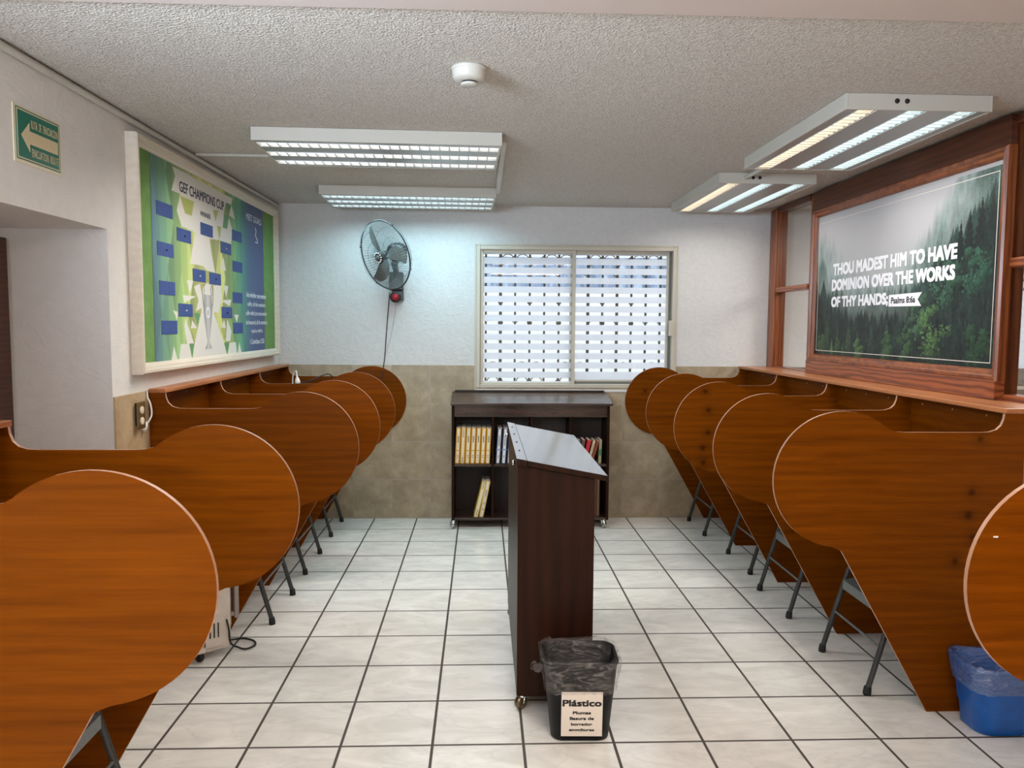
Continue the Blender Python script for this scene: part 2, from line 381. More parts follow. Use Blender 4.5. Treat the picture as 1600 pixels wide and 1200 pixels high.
# ------------------------------------------------------------------ room shell
XL, XR, YW, ZC = -1.567, 2.24, 5.993, 2.425
struct(MB().box(-2.6, 6.2, -3.2, 6.2, -.1, 0), 'floor', 'floor')
struct(MB().box(-2.6, 6.2, -3.2, 6.2, ZC, ZC+.1), 'ceiling', 'popcorn')
struct(MB().box(XL, XR+.06, -3.0, 2.285, ZC-.012, ZC, 0), 'trim_1', 'beam')
def holed(mb, x0, x1, z0, z1, hs, y0, y1, mi=0):
    """a wall slab in x-z with rectangular holes sorted by x"""
    x = x0
    for (a, b, c, d) in hs:
        mb.box(x, a, y0, y1, z0, z1, mi)
        if c > z0: mb.box(a, b, y0, y1, z0, c, mi)
        if d < z1: mb.box(a, b, y0, y1, d, z1, mi)
        x = b
    mb.box(x, x1, y0, y1, z0, z1, mi)
WX0, WX1, WZ0, WZ1 = -.045, 1.51, 1.03, 2.125
mb = MB(); holed(mb, -2.6, 6.2, 0, ZC, [(WX0, WX1, WZ0, WZ1), (3.95, 5.45, 1.03, 2.125)], YW, YW+.16)
wall_back = struct(mb, 'wall_back', 'plaster')
mb = MB(); holed(mb, XL, XR, 0, 1.204, [(WX0, WX1, WZ0, 1.3)], YW-.008, YW, 0); struct(mb, 'tile_wainscot', 'wtile_x', wall_back, .002)
mb = MB().box(XR+.07, 6.2, YW-.008, YW, 0, 1.2); struct(mb, 'tile_wainscot', plain('dim_tile', srgb(120, 108, 96), .4), wall_back)
# left wall with its doorway, and the alcove behind the doorway
mb = MB(); T = .43
mb.box(XL-T, XL, 3.33, YW, 0, ZC).box(XL-T, XL, 1.35, 3.33, 1.905, ZC).box(XL-T, XL, 1.2, 1.35, 0, ZC)
mb.box(XL-T, XL, -.3, 1.2, 0, .9).box(XL-T, XL, -.3, 1.2, 2.38, ZC).box(XL-T, XL, -3.2, -.3, 0, ZC)  # includes an unseen opening added so daylight skims the near ceiling
wall_left = struct(mb, 'wall_left', 'plaster_l')
struct(MB().box(XL, XL+.009, 3.334, YW-.008, 0, 1.2), 'tile_wainscot', 'wtile_y', wall_left, .002)
struct(MB().box(XL-T-.1, XL-T, 1.35, 3.33, 0, ZC), 'wall_alcove', 'plaster_l')
d1 = struct(MB().box(XL-T+.001, XL-T+.04, 1.9, 3.29, 0, 1.86), 'door_1', 'door')
struct(MB().box(XL-T+.04, XL-T+.05, 2.02, 3.17, .12, 1.74), 'door_panel', 'door', d1, .004)
struct(MB().box(-2.6, 6.2, -3.2, -3.0, 0, ZC), 'wall_front', 'plaster_l')
# right side: low wall, timber partition with panes, and the room beyond it
mb = MB().box(XR+.005, XR+.06, -3, YW, 0, 1.185).box(XR+.005, XR+.06, -3, 1.2, 1.185, ZC)
struct(mb, 'wall_right', 'plaster_l')
struct(MB().box(6.0, 6.2, -3.0, YW, 0, ZC), 'wall_next_room', 'plaster_l')
PX0, PX1 = XR+.005, XR+.075
k = 2
def trim(*boxes, mat='redwood_z', bevel=.006):
    global k
    mb = MB()
    for b in boxes: mb.box(*b)
    struct(mb, 'trim_%d' % k, mat, None, bevel); k += 1
trim((PX0-.02, PX1, 5.845, 5.965, 1.19, 2.41))                       # corner post
trim((PX0-.02, PX1, 3.238, 3.285, 1.205, 2.418))                      # post beside the poster, near side
trim((PX0, PX1, 5.20, 5.27, 1.205, 2.41))
trim((PX0-.012, PX1, 5.27, 5.845, 1.778, 1.815), mat='redwood')       # transoms
trim((PX0-.012, PX1, 1.28, 3.238, 1.772, 1.815), mat='redwood')
trim((PX0-.01, PX1, 1.2, 1.28, 1.205, 2.41))
trim((PX0-.008, PX1, 5.27, 5.845, 2.375, ZC-.001), (PX0-.008, PX1, 1.28, 3.238, 2.375, ZC-.013), mat='redwood_dark')
trim((PX0-.008, PX1, 5.27, 5.845, 1.19, 1.215), (PX0-.008, PX1, 1.28, 3.238, 1.19, 1.235), mat='redwood')
trim((PX0, PX1-.02, 3.285, 5.20, 1.19, 2.41), mat='redwood_dark', bevel=0)  # boarded bay behind the poster
def pane(n, y0, y1, d=.028):
    o = struct(MB().box(PX0+d, PX0+d+.006, y0, y1, 1.215, 1.778), 'window_%d' % n, 'smoke')
    struct(MB().box(PX0+d, PX0+d+.006, y0, y1, 1.815, 2.375), 'pane', 'smoke', o)
pane(2, 5.27, 5.845); pane(3, 1.28, 3.238, .006)

# ------------------------------------------------------------------ striped sliding window
def sliding_window(num, x0, x1, z0, z1, frame_only=False):
    y0 = YW-.012; f = .030
    mb = MB().box(x0, x0+f, y0, YW+.09, z0, z1).box(x1-f, x1, y0, YW+.09, z0, z1).box(x0+f, x1-f, y0, YW+.09, z1-f, z1).box(x0+f, x1-f, y0, YW+.09, z0, z0+f)
    fr = struct(mb, 'window_%d' % num, 'alu', None, .003)
    xm = x0+.75
    def leaf(a, b, y, sw, dark):
        mb = MB().box(a, a+sw, y, y+.03, z0+f, z1-f).box(b-sw, b, y, y+.03, z0+f, z1-f).box(a+sw, b-sw, y, y+.03, z1-f-.024, z1-f).box(a+sw, b-sw, y, y+.03, z0+f, z0+f+(.03 if dark else .012))
        sh = struct(mb, 'sash', 'alu', fr, .002)
        if dark: struct(MB().box(b-.019, b-.001, y-.004, y, z0+f, z1-f).box(a+sw, b-.019, y-.004, y, z0+f, z0+f+.018), 'gasket', 'alu_dark', sh)
        gz0, gz1 = z0+f+(.03 if dark else .012), z1-f-.024
        struct(MB().box(a+sw, b-sw, y+.013, y+.016, gz0, gz1), 'pane', 'glass', sh)
        fm = MB(); top = z1-f-.024; zs = [top-.022-.0735*i for i in range(14)]
        prev = gz1
        for zc in zs:
            if zc-.0135 < gz0: break
            fm.box(a+sw, b-sw, y+.0115, y+.0125, zc+.0125, prev); prev = zc-.0125
        fm.box(a+sw, b-sw, y+.0115, y+.0125, gz0, prev)
        struct(fm, 'frosted_film', 'film', sh)
        return sh
    leaf(x0+f, xm+.02, YW+.012, .026, False)
    sh = leaf(xm-.02, x1-f, YW+.048, .034, True)
    struct(MB().box(x1-f-.02, x1-f+.012, YW-.022, YW+.03, 1.44, 1.56), 'latch', 'alu', sh, .003)
    if not frame_only:
        struct(MB().box(x0-.012, x0, YW-.014, YW, z0-.01, z1+.012).box(x0, x1+.008, YW-.014, YW, z1, z1+.012).box(x1, x1+.008, YW-.014, YW, z0-.01, z1), 'casing', 'alu', fr, .002)
        struct(MB().box(x0-.01, x1+.008, YW-.014, YW, z0-.032, z0-.011), 'sill', 'plaster', fr, .004)
    return fr
sliding_window(1, WX0, WX1, WZ0, WZ1)
sliding_window(4, 3.95, 5.45, 1.03, 2.125, True)
# grille and yard outside the striped window
gr = thing('window_grille', 'wrought iron grille with thin bars and scrolls outside the striped window', 'grille', (.73, YW+.19, 1.0))
gy = YW+.19; bx = [0.03+.1165*i for i in range(13)]
for i, x in enumerate(bx):
    MB().box(x-.008, x+.008, gy-.006, gy+.006, .95, 2.2).build('bar', 'iron', gr, local=False)
sc = MB()
for i in (1, 7-0, 9):
    if i < len(bx):
        x = bx[i]; sc.box(x-.012, x+.012, gy-.007, gy-.005, 1.0, 2.15)
for zc in (2.045, 1.70, 1.535, 1.19, 1.07):
    for i in range(len(bx)-1):
        if (i+int(zc*100)) % 3 == 0: continue
        xa = bx[i]; pts = [(xa+.058+.045*math.cos(a), gy, zc+.032*math.sin(a)) for a in [PI*t/8 for t in range(9)]]
        sc.tube(pts, .004, 5)
    for i in (1, 3, 5, 8, 10): sc.lathe([(0, -.02), (.016, -.012), (.022, 0), (.016, .012), (0, .02)], (bx[i], gy, zc), n=8)
for i in range(12):
    xa = bx[i]; sc.tube([(xa, gy, 1.98), (xa+.1165, gy, 2.07 if i % 2 else 1.9)], .004, 5)
sc.tube([(0, gy, 1.97), (1.45, gy, 1.97)], .004, 5)
sc.build('scrollwork', 'iron', gr, local=False)
for rz in (.94, 2.19): MB().box(0, 1.46, gy-.008, gy+.008, rz, rz+.02).build('rail', 'iron', gr, local=False)
struct(MB().box(-4, 9, 8.9, 9.1, -.2, 1.95), 'wall_neighbor', 'extwall')
mb = MB()
for i in range(60):
    x = -3+i*.2; mb.box(x, x+.1, 9.16, 9.2, 1.9, 2.32).box(x+.1, x+.2, 9.2, 9.24, 1.9, 2.32)
tag(mb.build('corrugated_fence', 'sheet'), 'pale blue corrugated sheet above the white wall outside the striped window', 'fence')
struct(MB().box(-4, 9, 6.25, 8.9, -.2, -.1), 'ground', 'extwall')

# ------------------------------------------------------------------ study carrels
def carrel_outline():
    cx, cz, r = 1.386, .931, .265
    pts = [(2.105, 0), (2.105, 1.188), (2.020, 1.188), (2.017, 1.166), (2.008, 1.143), (1.990, 1.126), (1.962, 1.117), (1.93, 1.1155), (1.63, 1.1155), (1.60, 1.1175), (1.575, 1.124), (1.552, 1.136)]
    for i in range(41):
        a = math.radians(52+i*(264-52)/40); pts.append((cx+r*math.cos(a), cz+r*math.sin(a)))
    pts += [(1.397, .650), (1.403, .642), (1.766, 0)]
    return pts
OUT = carrel_outline()
MIR = .538
def carrel_bank(name, label, ys, left, ya, yb, panelmats, shelf_x):
    """ys: the front faces of the dividers; ya..yb: run of shelf, back and worktop"""
    fx = (lambda x: MIR-x) if left else (lambda x: x)
    t = thing(name, label, 'study carrel', (fx(1.9), (ya+yb)/2, 0), 0, None)
    th = .013
    for y, pm in zip(ys, panelmats):
        o = MB(); pts = OUT if left else OUT[::-1]
        o.prism([(fx(a), b) for a, b in pts], lambda a, b, k_: (a, k_*th, b), 0, 1)
        ob = o.build('divider_panel', [pm, 'edge'], t); ob.location = Vector((0, y, 0))-t.location
    lo, hi = sorted((fx(2.105), fx(2.087)))
    bk = MB().box(lo, hi, ya+th, yb, .45, 1.187).build('back_panel', 'carrel_y', t, local=False)
    lo, hi = sorted((fx(2.016), fx(shelf_x)))
    sh = MB().box(lo, hi, ya-.004, yb, 1.1885, 1.2085).build('top_shelf', ['shelf', 'edge'], t, .003, local=False)
    lo, hi = sorted((fx(1.52), fx(2.087)))
    yy = list(ys)+([yb] if yb-ys[-1] > .1 else [])
    for a, b in zip(yy[:-1], yy[1:]):
        MB().box(lo, hi, a+th, b, .70, .722).build('worktop', 'carrel', t, .002, local=False)
        for q in (.25, .55, .85):
            c = MB().lathe([(.0045, 0), (.004, .002), (0, .0025)], (fx(2.0865), a+th+(b-a)*q, 1.158), (-1 if not left else 1, 0, 0), 10)
            c.build('screw_cap', 'edge', bk, local=False)
    return t
carrel_bank('study_carrel', 'long bank of five orange-brown study carrels along the right wall under the forest poster', [2.887, 3.663, 4.429, 5.201, 5.972], False, 2.887, 5.985,
            ['carrel_k2', 'carrel', 'carrel_k4', 'carrel', 'carrel_k6'], 2.24)
carrel_bank('study_carrel', 'orange-brown carrel bank at the right edge of the photo in front of the blue bin', [.93, 1.70], False, .93, 1.718, ['carrel', 'carrel'], 2.24)
rb1 = bpy.data.objects['study_carrel.001']; MB().box(1.177, 1.188, 1.6985, 1.70, 1.037, 1.0405).build('paper_tab', 'white', rb1, local=False)
carrel_bank('study_carrel', 'long bank of orange-brown study carrels along the left wall under the green champions board', [3.663, 4.429, 5.201, 5.972], True, 3.663, 5.985,
            ['carrel']*4, 2.096)
carrel_bank('study_carrel', 'nearest carrel bank at left, two rounded orange-brown dividers in front of the doorway', [1.69, 2.458], True, 1.69, 2.476, ['carrel']*2, 2.17)

# ------------------------------------------------------------------ folding chairs
def make_chair():
    t = thing('folding_chair', '', 'chair')
    for s_ in (-1, 1):
        y = s_*.212
        lg = MB().tube([(0, y, .018), (.11, y*.97, .40), (.135, y*.96, .425)], .0115, 10).build('leg', 'charcoal', t)
        MB().lathe([(0, 0), (.0155, 0), (.0165, .012), (.0145, .034), (.012, .036)], (-.001, y, 0), (.1, 0, 1), 12).build('foot_cap', 'rubber', lg)
        fl = MB().tube([(.47, y*.85, .012), (.22, y*.87, .40), (.10, y*.88, .60), (.055, y*.88, .72), (.045, y*.80, .775)], .0115, 10).build('leg', 'charcoal', t)
        MB().lathe([(0, 0), (.0155, 0), (.0155, .03), (.012, .033)], (.472, y*.85, 0), (-.3, 0, 1), 12).build('foot_cap', 'rubber', fl)
    MB().tube([(.052, -.205, .196), (.052, .205, .196)], .0055, 8).build('stretcher', 'seatgrey', t)
    MB().tube([(.40, -.178, .12), (.40, .178, .12)], .0055, 8).build('stretcher', 'seatgrey', t)
    st = MB(); n = 10
    a0, a1 = Vector((.075, 0, .352)), Vector((.46, 0, .425))
    def P(u, v, dz): 
        w_ = .188-.0*u; q = a0.lerp(a1, u); q.y = v*w_; q.z += dz-.012*math.sin(PI*u)*(1-v*v); return q
    top = [[P(i/n, -1+2*j/n, 0) for j in range(n+1)] for i in range(n+1)]
    vs = [p for r in top for p in r]
    st.add(vs, [(i*(n+1)+j, (i+1)*(n+1)+j, (i+1)*(n+1)+j+1, i*(n+1)+j+1) for i in range(n) for j in range(n)], 0, True)
    rim = [P(0, -1+2*j/n, 0) for j in range(n+1)]+[P(i/n, 1, 0) for i in range(1, n+1)]+[P(1, 1-2*j/n, 0) for j in range(1, n+1)]+[P(1-i/n, -1, 0) for i in range(1, n)]
    m = len(rim); low = [Vector((p.x, p.y, p.z-.042)) for p in rim]
    st.add(rim+low, [(i, (i+1) % m, m+(i+1) % m, m+i)[::-1] for i in range(m)], 0)
    st.build('seat', 'seatgrey', t)
    bk = MB()
    def B(u, v, d): 
        y = -.172+.344*u; x = .085-.045*v-.022*math.sin(PI*u); return Vector((x+d, y, .60+.19*v))
    for d in (0, .004):
        bk.add([B(i/10, j/4, d) for j in range(5) for i in range(11)], [(j*11+i, j*11+i+1, (j+1)*11+i+1, (j+1)*11+i) for j in range(4) for i in range(10)], 0, True)
    bk.build('backrest', 'seatgrey', t)
    return t
chair0 = make_chair(); first = [True]
def chair(x, y, rz, label):
    o = chair0 if first[0] else copy_tree(chair0); first[0] = False
    o.location = (x, y, 0); o.rotation_euler = (0, 0, rz); o['label'] = label; o['group'] = 'grey folding chairs tucked into the carrels'
chair(1.600, 3.245, 0, 'grey folding chair in the right carrel nearest the blue bin, both rear legs showing')
chair(1.608, 4.083, 0, 'grey folding chair second along the right carrels from the blue bin')
chair(1.652, 4.793, 0, 'grey folding chair third along the right carrels, before the knotted divider')
chair(1.622, 5.665, 0, 'grey folding chair in the right carrel nearest the striped window')
chair(-1.054, 4.057, PI, 'grey folding chair in the left carrel beyond the white heater')
chair(-1.065, 4.839, PI, 'grey folding chair in the middle carrel of the long left bank')
chair(-1.072, 5.675, PI, 'grey folding chair in the left carrel nearest the wall fan')
chair(-1.055, 2.075, PI, 'grey folding chair between the two nearest left dividers, at bottom left of the photo')

# ------------------------------------------------------------------ bookcase
bc = thing('bookcase', 'dark wooden bookcase on casters with slanted top under the striped window', 'bookcase', (.37, 5.82, 0))
bx0, bx1, by0, by1 = -.222, .955, 5.68, 5.955
def B_(mb, name, mat, p=bc, bev=.003): return mb.build(name, mat, p, bev, local=False)
for x in (bx0, bx1-.02): 
    mb = MB(); mb.hexa([(x, by0, .06), (x+.02, by0, .06), (x+.02, by1, .06), (x, by1, .06)], [(x, by0, .925), (x+.02, by0, .925), (x+.02, by1, .985), (x, by1, .985)])
    B_(mb, 'side_panel', 'walnut')
B_(MB().box(bx0+.02, bx1-.02, by1-.012, by1, .06, .98), 'back_panel', 'walnut_in')
B_(MB().box(bx0+.02, bx1-.02, by0, by1-.012, .06, .08), 'bottom_panel', 'walnut_x')
for x in (.084, .372, .662): B_(MB().box(x-.009, x+.009, by0+.004, by1-.012, .08, .90), 'divider', 'walnut')
for a, b in ((bx0+.02, .075), (.093, .363), (.381, .653), (.671, bx1-.02)): B_(MB().box(a, b, by0+.004, by1-.012, .465, .484), 'shelf', 'walnut_x')
B_(MB().box(bx0+.02, bx1-.02, by0-.002, by0+.016, .838, .925), 'apron', 'walnut_x')
mb = MB(); a, b = bx0-.006, bx1+.016
mb.hexa([(a, by0-.03, .924), (b, by0-.03, .924), (b, by1+.01, .986), (a, by1+.01, .986)], [(a, by0-.03, .942), (b, by0-.03, .942), (b, by1+.01, 1.004), (a, by1+.01, 1.004)])
B_(mb, 'sloped_top', 'walnut_x')
B_(MB().box(a+.02, b-.02, by1-.002, by1+.012, 1.0, 1.014), 'lip', 'walnut_in')
def caster(p, x, y, h, mat, parent, wdir=(1, .2, 0)):
    wd = Vector(wdir).normalized(); r = h*.47
    c = MB().lathe([(0, -.3*r), (.6*r, -.55*r), (r, -.38*r), (r, .38*r), (.6*r, .55*r), (0, .3*r)], (x, y, r), tuple(wd), 18)
    o = B_(c, 'caster', mat, parent, 0)
    f = MB(); side = wd*(r*.62)
    for sgn in (-1, 1):
        q = Vector((x, y, r))+side*sgn; f.tube([q, q+Vector((.004, .004, h*.4)), Vector((x+.005, y+.005, h-.004))], r*.16, 6)
    f.lathe([(r*.7, 0), (r*.7, .006), (0, .006)], (x+.005, y+.005, h-.007), n=14)
    f.build('fork', 'steel', o, local=False)
for x, y in ((bx0+.008, by0+.012), (bx1-.035, by0+.012), (bx0+.03, by1-.05), (bx1-.04, by1-.05)): caster(bc, x, y, .06, 'steel', bc, (1, .5, 0))

# books
bookmats = {}
def bm(c, r=.5):
    if c not in bookmats: bookmats[c] = plain('book_cover_%d' % len(bookmats), srgb(*c), r)
    return bookmats[c]
def book(x, z, tk, h, d, cover, spine, label, group, lean=0, y=None, marks=True, cat='book', band=None):
    """x = left foot of the spine; lean > 0 tips the top to the right"""
    y = by0+.022 if y is None else y
    t = thing('book', label, cat, (x, y, z), 0, group)
    rot = Matrix.Rotation(lean, 4, 'Y')
    def bb(x0, x1, y0, y1, z0, z1): return MB().box(x0, x1, y0, y1, z0, z1, 0, rot)
    bb(0, tk, 0, d, 0, h).build('cover', bm(cover), t, .0015)
    bb(.0015, tk-.0015, .003, d+.001, h, h+.0008).build('pages', 'paper', t)
    if spine: bb(tk*.22, tk*.78, -.0012, 0, h*.02, h*.985).build('spine_label', bm(spine), t)
    if band: bb(0, tk, -.0016, -.0012, h*band[0], h*band[1]).build('band', bm(band[2]), t)
    if marks:
        m = MB()
        for q in marks:
            for i in range(q[2]):
                zz = h*(q[0]+(q[1]-q[0])*i/max(q[2]-1, 1)); m.box(tk*.38, tk*.62, -.0022, -.0012, zz, zz+h*.016, 0, rot)
        m.build('title_marks', 'ink', t)
    return t
YEL, CRM = (200, 146, 14), (224, 212, 190)
ordn = ['leftmost', 'second from left', 'third from left', 'middle', 'third from right', 'second from right', 'rightmost']
for i in range(7):
    book(-.199+.0377*i, .485, .0345, .268 if i != 1 else .272, .2, YEL, CRM, 'yellow edged white spine workbook, %s of seven on the top left shelf' % ordn[i], 'yellow workbooks on the top left shelf',
         .045, marks=[(.60, .76, 7), (.18, .23, 2)] if i != 1 else [(.74, .94, 6), (.05, .16, 4)], band=(.36, .385, (200, 150, 20)) if i != 1 else None)
for i, nm in enumerate(('left', 'middle', 'right')):
    book(.103+.0425*i, .485, .036, .266, .2, (30, 44, 72), (214, 214, 214), '%s of three navy workbooks with white spines beside the lectern top' % nm, 'navy workbooks on the shelf beside the lectern',
         .06, marks=[(.52, .78, 9), (.18, .22, 2)], band=(.38, .42, (120, 140, 170)))
book(-.058, .0815, .033, .278, .2, (206, 176, 80), (226, 216, 190), 'yellow workbook leaning right on the empty bottom left shelf, left of two', 'leaning workbooks on the bottom shelf', .235, marks=[(.80, .96, 5), (.07, .2, 4)])
book(-.018, .0815, .033, .278, .2, (206, 176, 80), (222, 214, 200), 'yellow workbook leaning right on the empty bottom left shelf, right of two', 'leaning workbooks on the bottom shelf', .195, marks=[(.58, .74, 6), (.36, .4, 2), (.2, .23, 2)])
rb = [(.690, .022, .20, (196, 180, 140), .12, 'cream book half hidden by the lectern top on the right shelf'), (.722, .02, .178, (52, 66, 92), .16, 'slate blue book next to the lectern top on the right shelf'),
      (.752, .024, .182, (92, 66, 50), .16, 'brown book between the blue and red books on the right shelf'), (.786, .026, .182, (176, 24, 34), .2, 'red book with a dark blue foot leaning on the right shelf'),
      (.820, .018, .182, (190, 168, 136), .25, 'tan book leaning between the red and rust books'), (.842, .018, .18, (132, 56, 34), .28, 'rust brown book leaning right with a pale edge'),
      (.905, .02, .18, (150, 140, 110), .03, 'slim upright green and white spined book at the right end of the shelf')]
for x, tk, h, c, ln, lb in rb:
    book(x-.028, .485, tk, h, .14, c, None, lb, 'small books on the right shelf', ln, marks=[(.6, .8, 4)] if c != (176, 24, 34) else False, band=(.0, .3, (36, 50, 84)) if c == (176, 24, 34) else ((.35, .6, (60, 110, 60)) if c == (150, 140, 110) else None))
book(.868, .0815, .02, .30, .18, (96, 62, 40), None, 'tall brown book in the bottom right shelf beside the lectern', 'tall books in the bottom right shelf', 0, marks=False)
book(.845, .0815, .02, .30, .18, (70, 46, 32), None, 'tall dark brown book pressed left of the brown one in the bottom right shelf', 'tall books in the bottom right shelf', 0, marks=False)

# ------------------------------------------------------------------ lectern
lx0, lx1, ly0, ly1 = .142, .441, 2.945, 3.99
le = thing('lectern', 'tall dark walnut lectern with a sloped shiny lid, standing in the aisle', 'lectern', (.29, 3.47, 0))
zt = lambda x: 1.002-(x-.137)*.19
def slab(name, x0, x1, y0, y1, z0, mat='walnut', dz=-.02):
    mb = MB().hexa([(x0, y0, z0), (x1, y0, z0), (x1, y1, z0), (x0, y1, z0)], [(x0, y0, zt(x0)+dz), (x1, y0, zt(x1)+dz), (x1, y1, zt(x1)+dz), (x0, y1, zt(x0)+dz)])
    return mb.build(name, mat, le, .003, local=False)
slab('side_panel', lx0, lx1, ly0, ly0+.02, .055); slab('side_panel', lx0, lx1, ly1-.02, ly1, .055)
slab('front_panel', lx0, lx0+.02, ly0+.02, ly1-.02, .055)
MB().box(lx0+.02, lx1, ly0+.02, ly1-.02, .055, .075).build('bottom_panel', 'walnut_x', le, local=False)
MB().box(lx0+.02, lx1-.01, ly0+.02, ly1-.02, .5, .518).build('shelf', 'walnut_x', le, local=False)
def lid(name, x0, x1, d0, d1, mat=('walnut', 'walnut_y'), y0=ly0-.035, y1=ly1+.035):
    mb = MB().hexa([(x0, y0, zt(x0)+d0), (x1, y0, zt(x1)+d0), (x1, y1, zt(x1)+d0), (x0, y1, zt(x0)+d0)], [(x0, y0, zt(x0)+d1), (x1, y0, zt(x1)+d1), (x1, y1, zt(x1)+d1), (x0, y1, zt(x0)+d1)])
    mb.mi[1] = 1
    return mb.build(name, mat, le, .002, local=False)
lid('lid', .176, .488, -.018, .004, y0=ly0-.02)
st_ = lid('hinge_strip', .134, .1745, -.018, .007)
for y in (3.12, 3.35, 3.6, 3.85): MB().box(.150, .158, y, y+.006, zt(.15)+.0065, zt(.15)+.0085).build('screw', 'rubber', st_, local=False)
for y in (3.02, 3.78):
    MB().lathe([(0, 0), (.009, .002), (.011, .009), (.007, .014), (0, .015)], (.134, y, zt(.134)-.028), (-1, 0, 0), 12).build('hinge', 'steel', le, local=False)
for x, y in ((.160, ly0+.01), (.41, ly0+.06), (.165, ly1-.06), (.41, ly1-.06)): caster(le, x, y, .056, 'brasswheel', le, (.8, -1, 0))

# ------------------------------------------------------------------ bins
def rrect(cx, cy, z, wx, wy, r, n=6, wob=None):
    pts = []
    for q, (sx, sy) in enumerate(((1, 1), (-1, 1), (-1, -1), (1, -1))):
        for i in range(n+1):
            a = q*PI/2+PI/2*i/n; pts.append(Vector((cx+sx*(wx/2-r)+r*math.cos(a), cy+sy*(wy/2-r)+r*math.sin(a), z)))
    if wob: pts = [Vector((p.x+wob(i)[0]*(p.x-cx), p.y+wob(i)[0]*(p.y-cy), p.z+wob(i)[1])) for i, p in enumerate(pts)]
    return pts
bn = thing('waste_bin', 'small black wastebasket with a paper sign and clear liner beside the lectern', 'waste bin', (.368, 2.79, 0), -.03)
mb = MB()
mb.loft([rrect(0, 0, z, wx, wy, r) for z, wx, wy, r in ((0, .20, .16, .04), (.006, .214, .172, .045), (.285, .268, .215, .05), (.292, .28, .226, .055), (.298, .28, .226, .055), (.298, .262, .208, .05), (.01, .205, .163, .042))], 0, True, True, True)
mb.build('body', 'black', bn)
rng = random.Random(3); wobs = [(rng.uniform(-.02, .05), rng.uniform(-.006, .008)) for _ in range(80)]
mb = MB()
mb.loft([rrect(0, 0, z, wx, wy, .05, 10, lambda i, k_=k_: (wobs[(i*3+k_*7) % 80][0]*a_, wobs[(i*5+k_*11) % 80][1]*a_)) for k_, (z, wx, wy, a_) in enumerate(
    ((.185, .262, .208, .4), (.20, .268, .214, .5), (.235, .275, .222, .8), (.268, .284, .232, 1), (.300, .292, .238, 1), (.309, .282, .228, 1), (.30, .25, .196, 1), (.25, .236, .184, 2.0), (.17, .222, .172, 2.2), (.06, .20, .155, 1.4)))], 0, True, False, True)
ln = mb.build('bag_liner', 'bag', bn)
MB().lathe([(.004, 0), (.016, .008), (.02, .02), (.012, .03), (.018, .042), (.006, .046)], (-.142, -.05, .255), (-.7, -.3, .5), 9).build('bag_knot', 'bag', ln)
# sheet of paper following the front of the bin
fy = lambda z: -(.172+(.215-.172)*(z-.006)/.279)/2-.0015
mb = MB().hexa([(-.072, fy(.022)-.0006, .022), (.078, fy(.022)-.0006, .022), (.078, fy(.022), .022), (-.072, fy(.022), .022)], [(-.072, fy(.195)-.0006, .195), (.078, fy(.195)-.0006, .195), (.078, fy(.195), .195), (-.072, fy(.195), .195)])
pp = mb.build('paper_sign', 'paper', bn)
yd = Vector((0, fy(.195)-fy(.022), .173)).normalized()
Rb = Matrix.Rotation(-.03, 4, 'Z')
def bin_text(body, xc, z, w_, h_, bold):
    o = Vector((xc, fy(z)-.0009, z)); org = bn.matrix_basis @ o
    text_part(body, pp, org, Rb @ Vector((1, 0, 0)), Rb @ yd, w_, h_, 'ink', bold=bold, align='C', thick=.0005)
bin_text('Plástico', .003, .139, .142, .026, .035)
for tx, z, w_, h_ in (('Plumas', .108, .066, .012), ('Basura de', .086, .088, .012), ('borrador', .064, .078, .011), ('envolturas', .042, .092, .011)): bin_text(tx, .003, z, w_, h_, .035)
bb_ = thing('waste_bin', 'blue plastic wastebasket with a clear bag, half behind the right edge carrel', 'waste bin', (1.962, 2.775, 0))
mb = MB()
prof = ((0, .19, .15, .05), (.006, .205, .165, .055), (.085, .222, .180, .06), (.09, .230, .188, .06), (.245, .262, .21, .065), (.25, .276, .224, .07), (.258, .276, .224, .07), (.258, .255, .205, .065), (.012, .2, .16, .05))
mb.loft([rrect(0, 0, z, wx, wy, r, 8) for z, wx, wy, r in prof], 0, True, True, True); mb.build('body', 'blue', bb_)
mb = MB()
mb.loft([rrect(0, 0, z, wx, wy, .065, 10, lambda i, k_=k_: (wobs[(i*3+k_*5) % 80][0]*a_, wobs[(i*7+k_*3) % 80][1]*a_)) for k_, (z, wx, wy, a_) in enumerate(
    ((.165, .256, .206, .4), (.18, .264, .212, .6), (.215, .275, .222, 1), (.255, .288, .234, 1), (.270, .288, .234, 1), (.262, .25, .2, 1), (.2, .232, .18, 2), (.08, .21, .165, 2)))], 0, True, False, True)
mb.build('bag_liner', 'bagblue', bb_)

# ------------------------------------------------------------------ heater
ht = thing('oil_heater', 'white oil-filled radiator heater on wheels on the floor between the left carrels', 'heater', (-1.242, 3.541, 0), .586)
for i in range(3):
    y = -.02+.034*i; fin = MB(); pts = [(-.065, .09), (.065, .09), (.073, .12), (.073, .56), (.06, .60), (-.06, .60), (-.073, .56), (-.073, .12)]
    fin.prism(pts[::-1], lambda a, b, k_: (a, y+.012*k_, b)); fin.build('fin', 'heater', ht, .004)
MB().tube([(0, -.05, .15), (0, .065, .15)], .018, 12).build('oil_pipe', 'heater', ht); MB().tube([(0, -.05, .53), (0, .065, .53)], .018, 12).build('oil_pipe', 'heater', ht)
cp = MB(); pts = [(-.052, .030), (.040, .036), (.055, .058), (.055, .55), (.04, .60), (-.04, .60), (-.055, .57), (-.055, .05)]
cp.prism(pts[::-1], lambda a, b, k_: (a, -.085+.045*k_, b)); cpo = cp.build('control_panel', 'heater', ht, .006)
for x in (-.036, -.018, 0): MB().box(x-.003, x+.003, -.0865, -.0845, .09, .158).build('vent_slot', 'rubber', cpo)
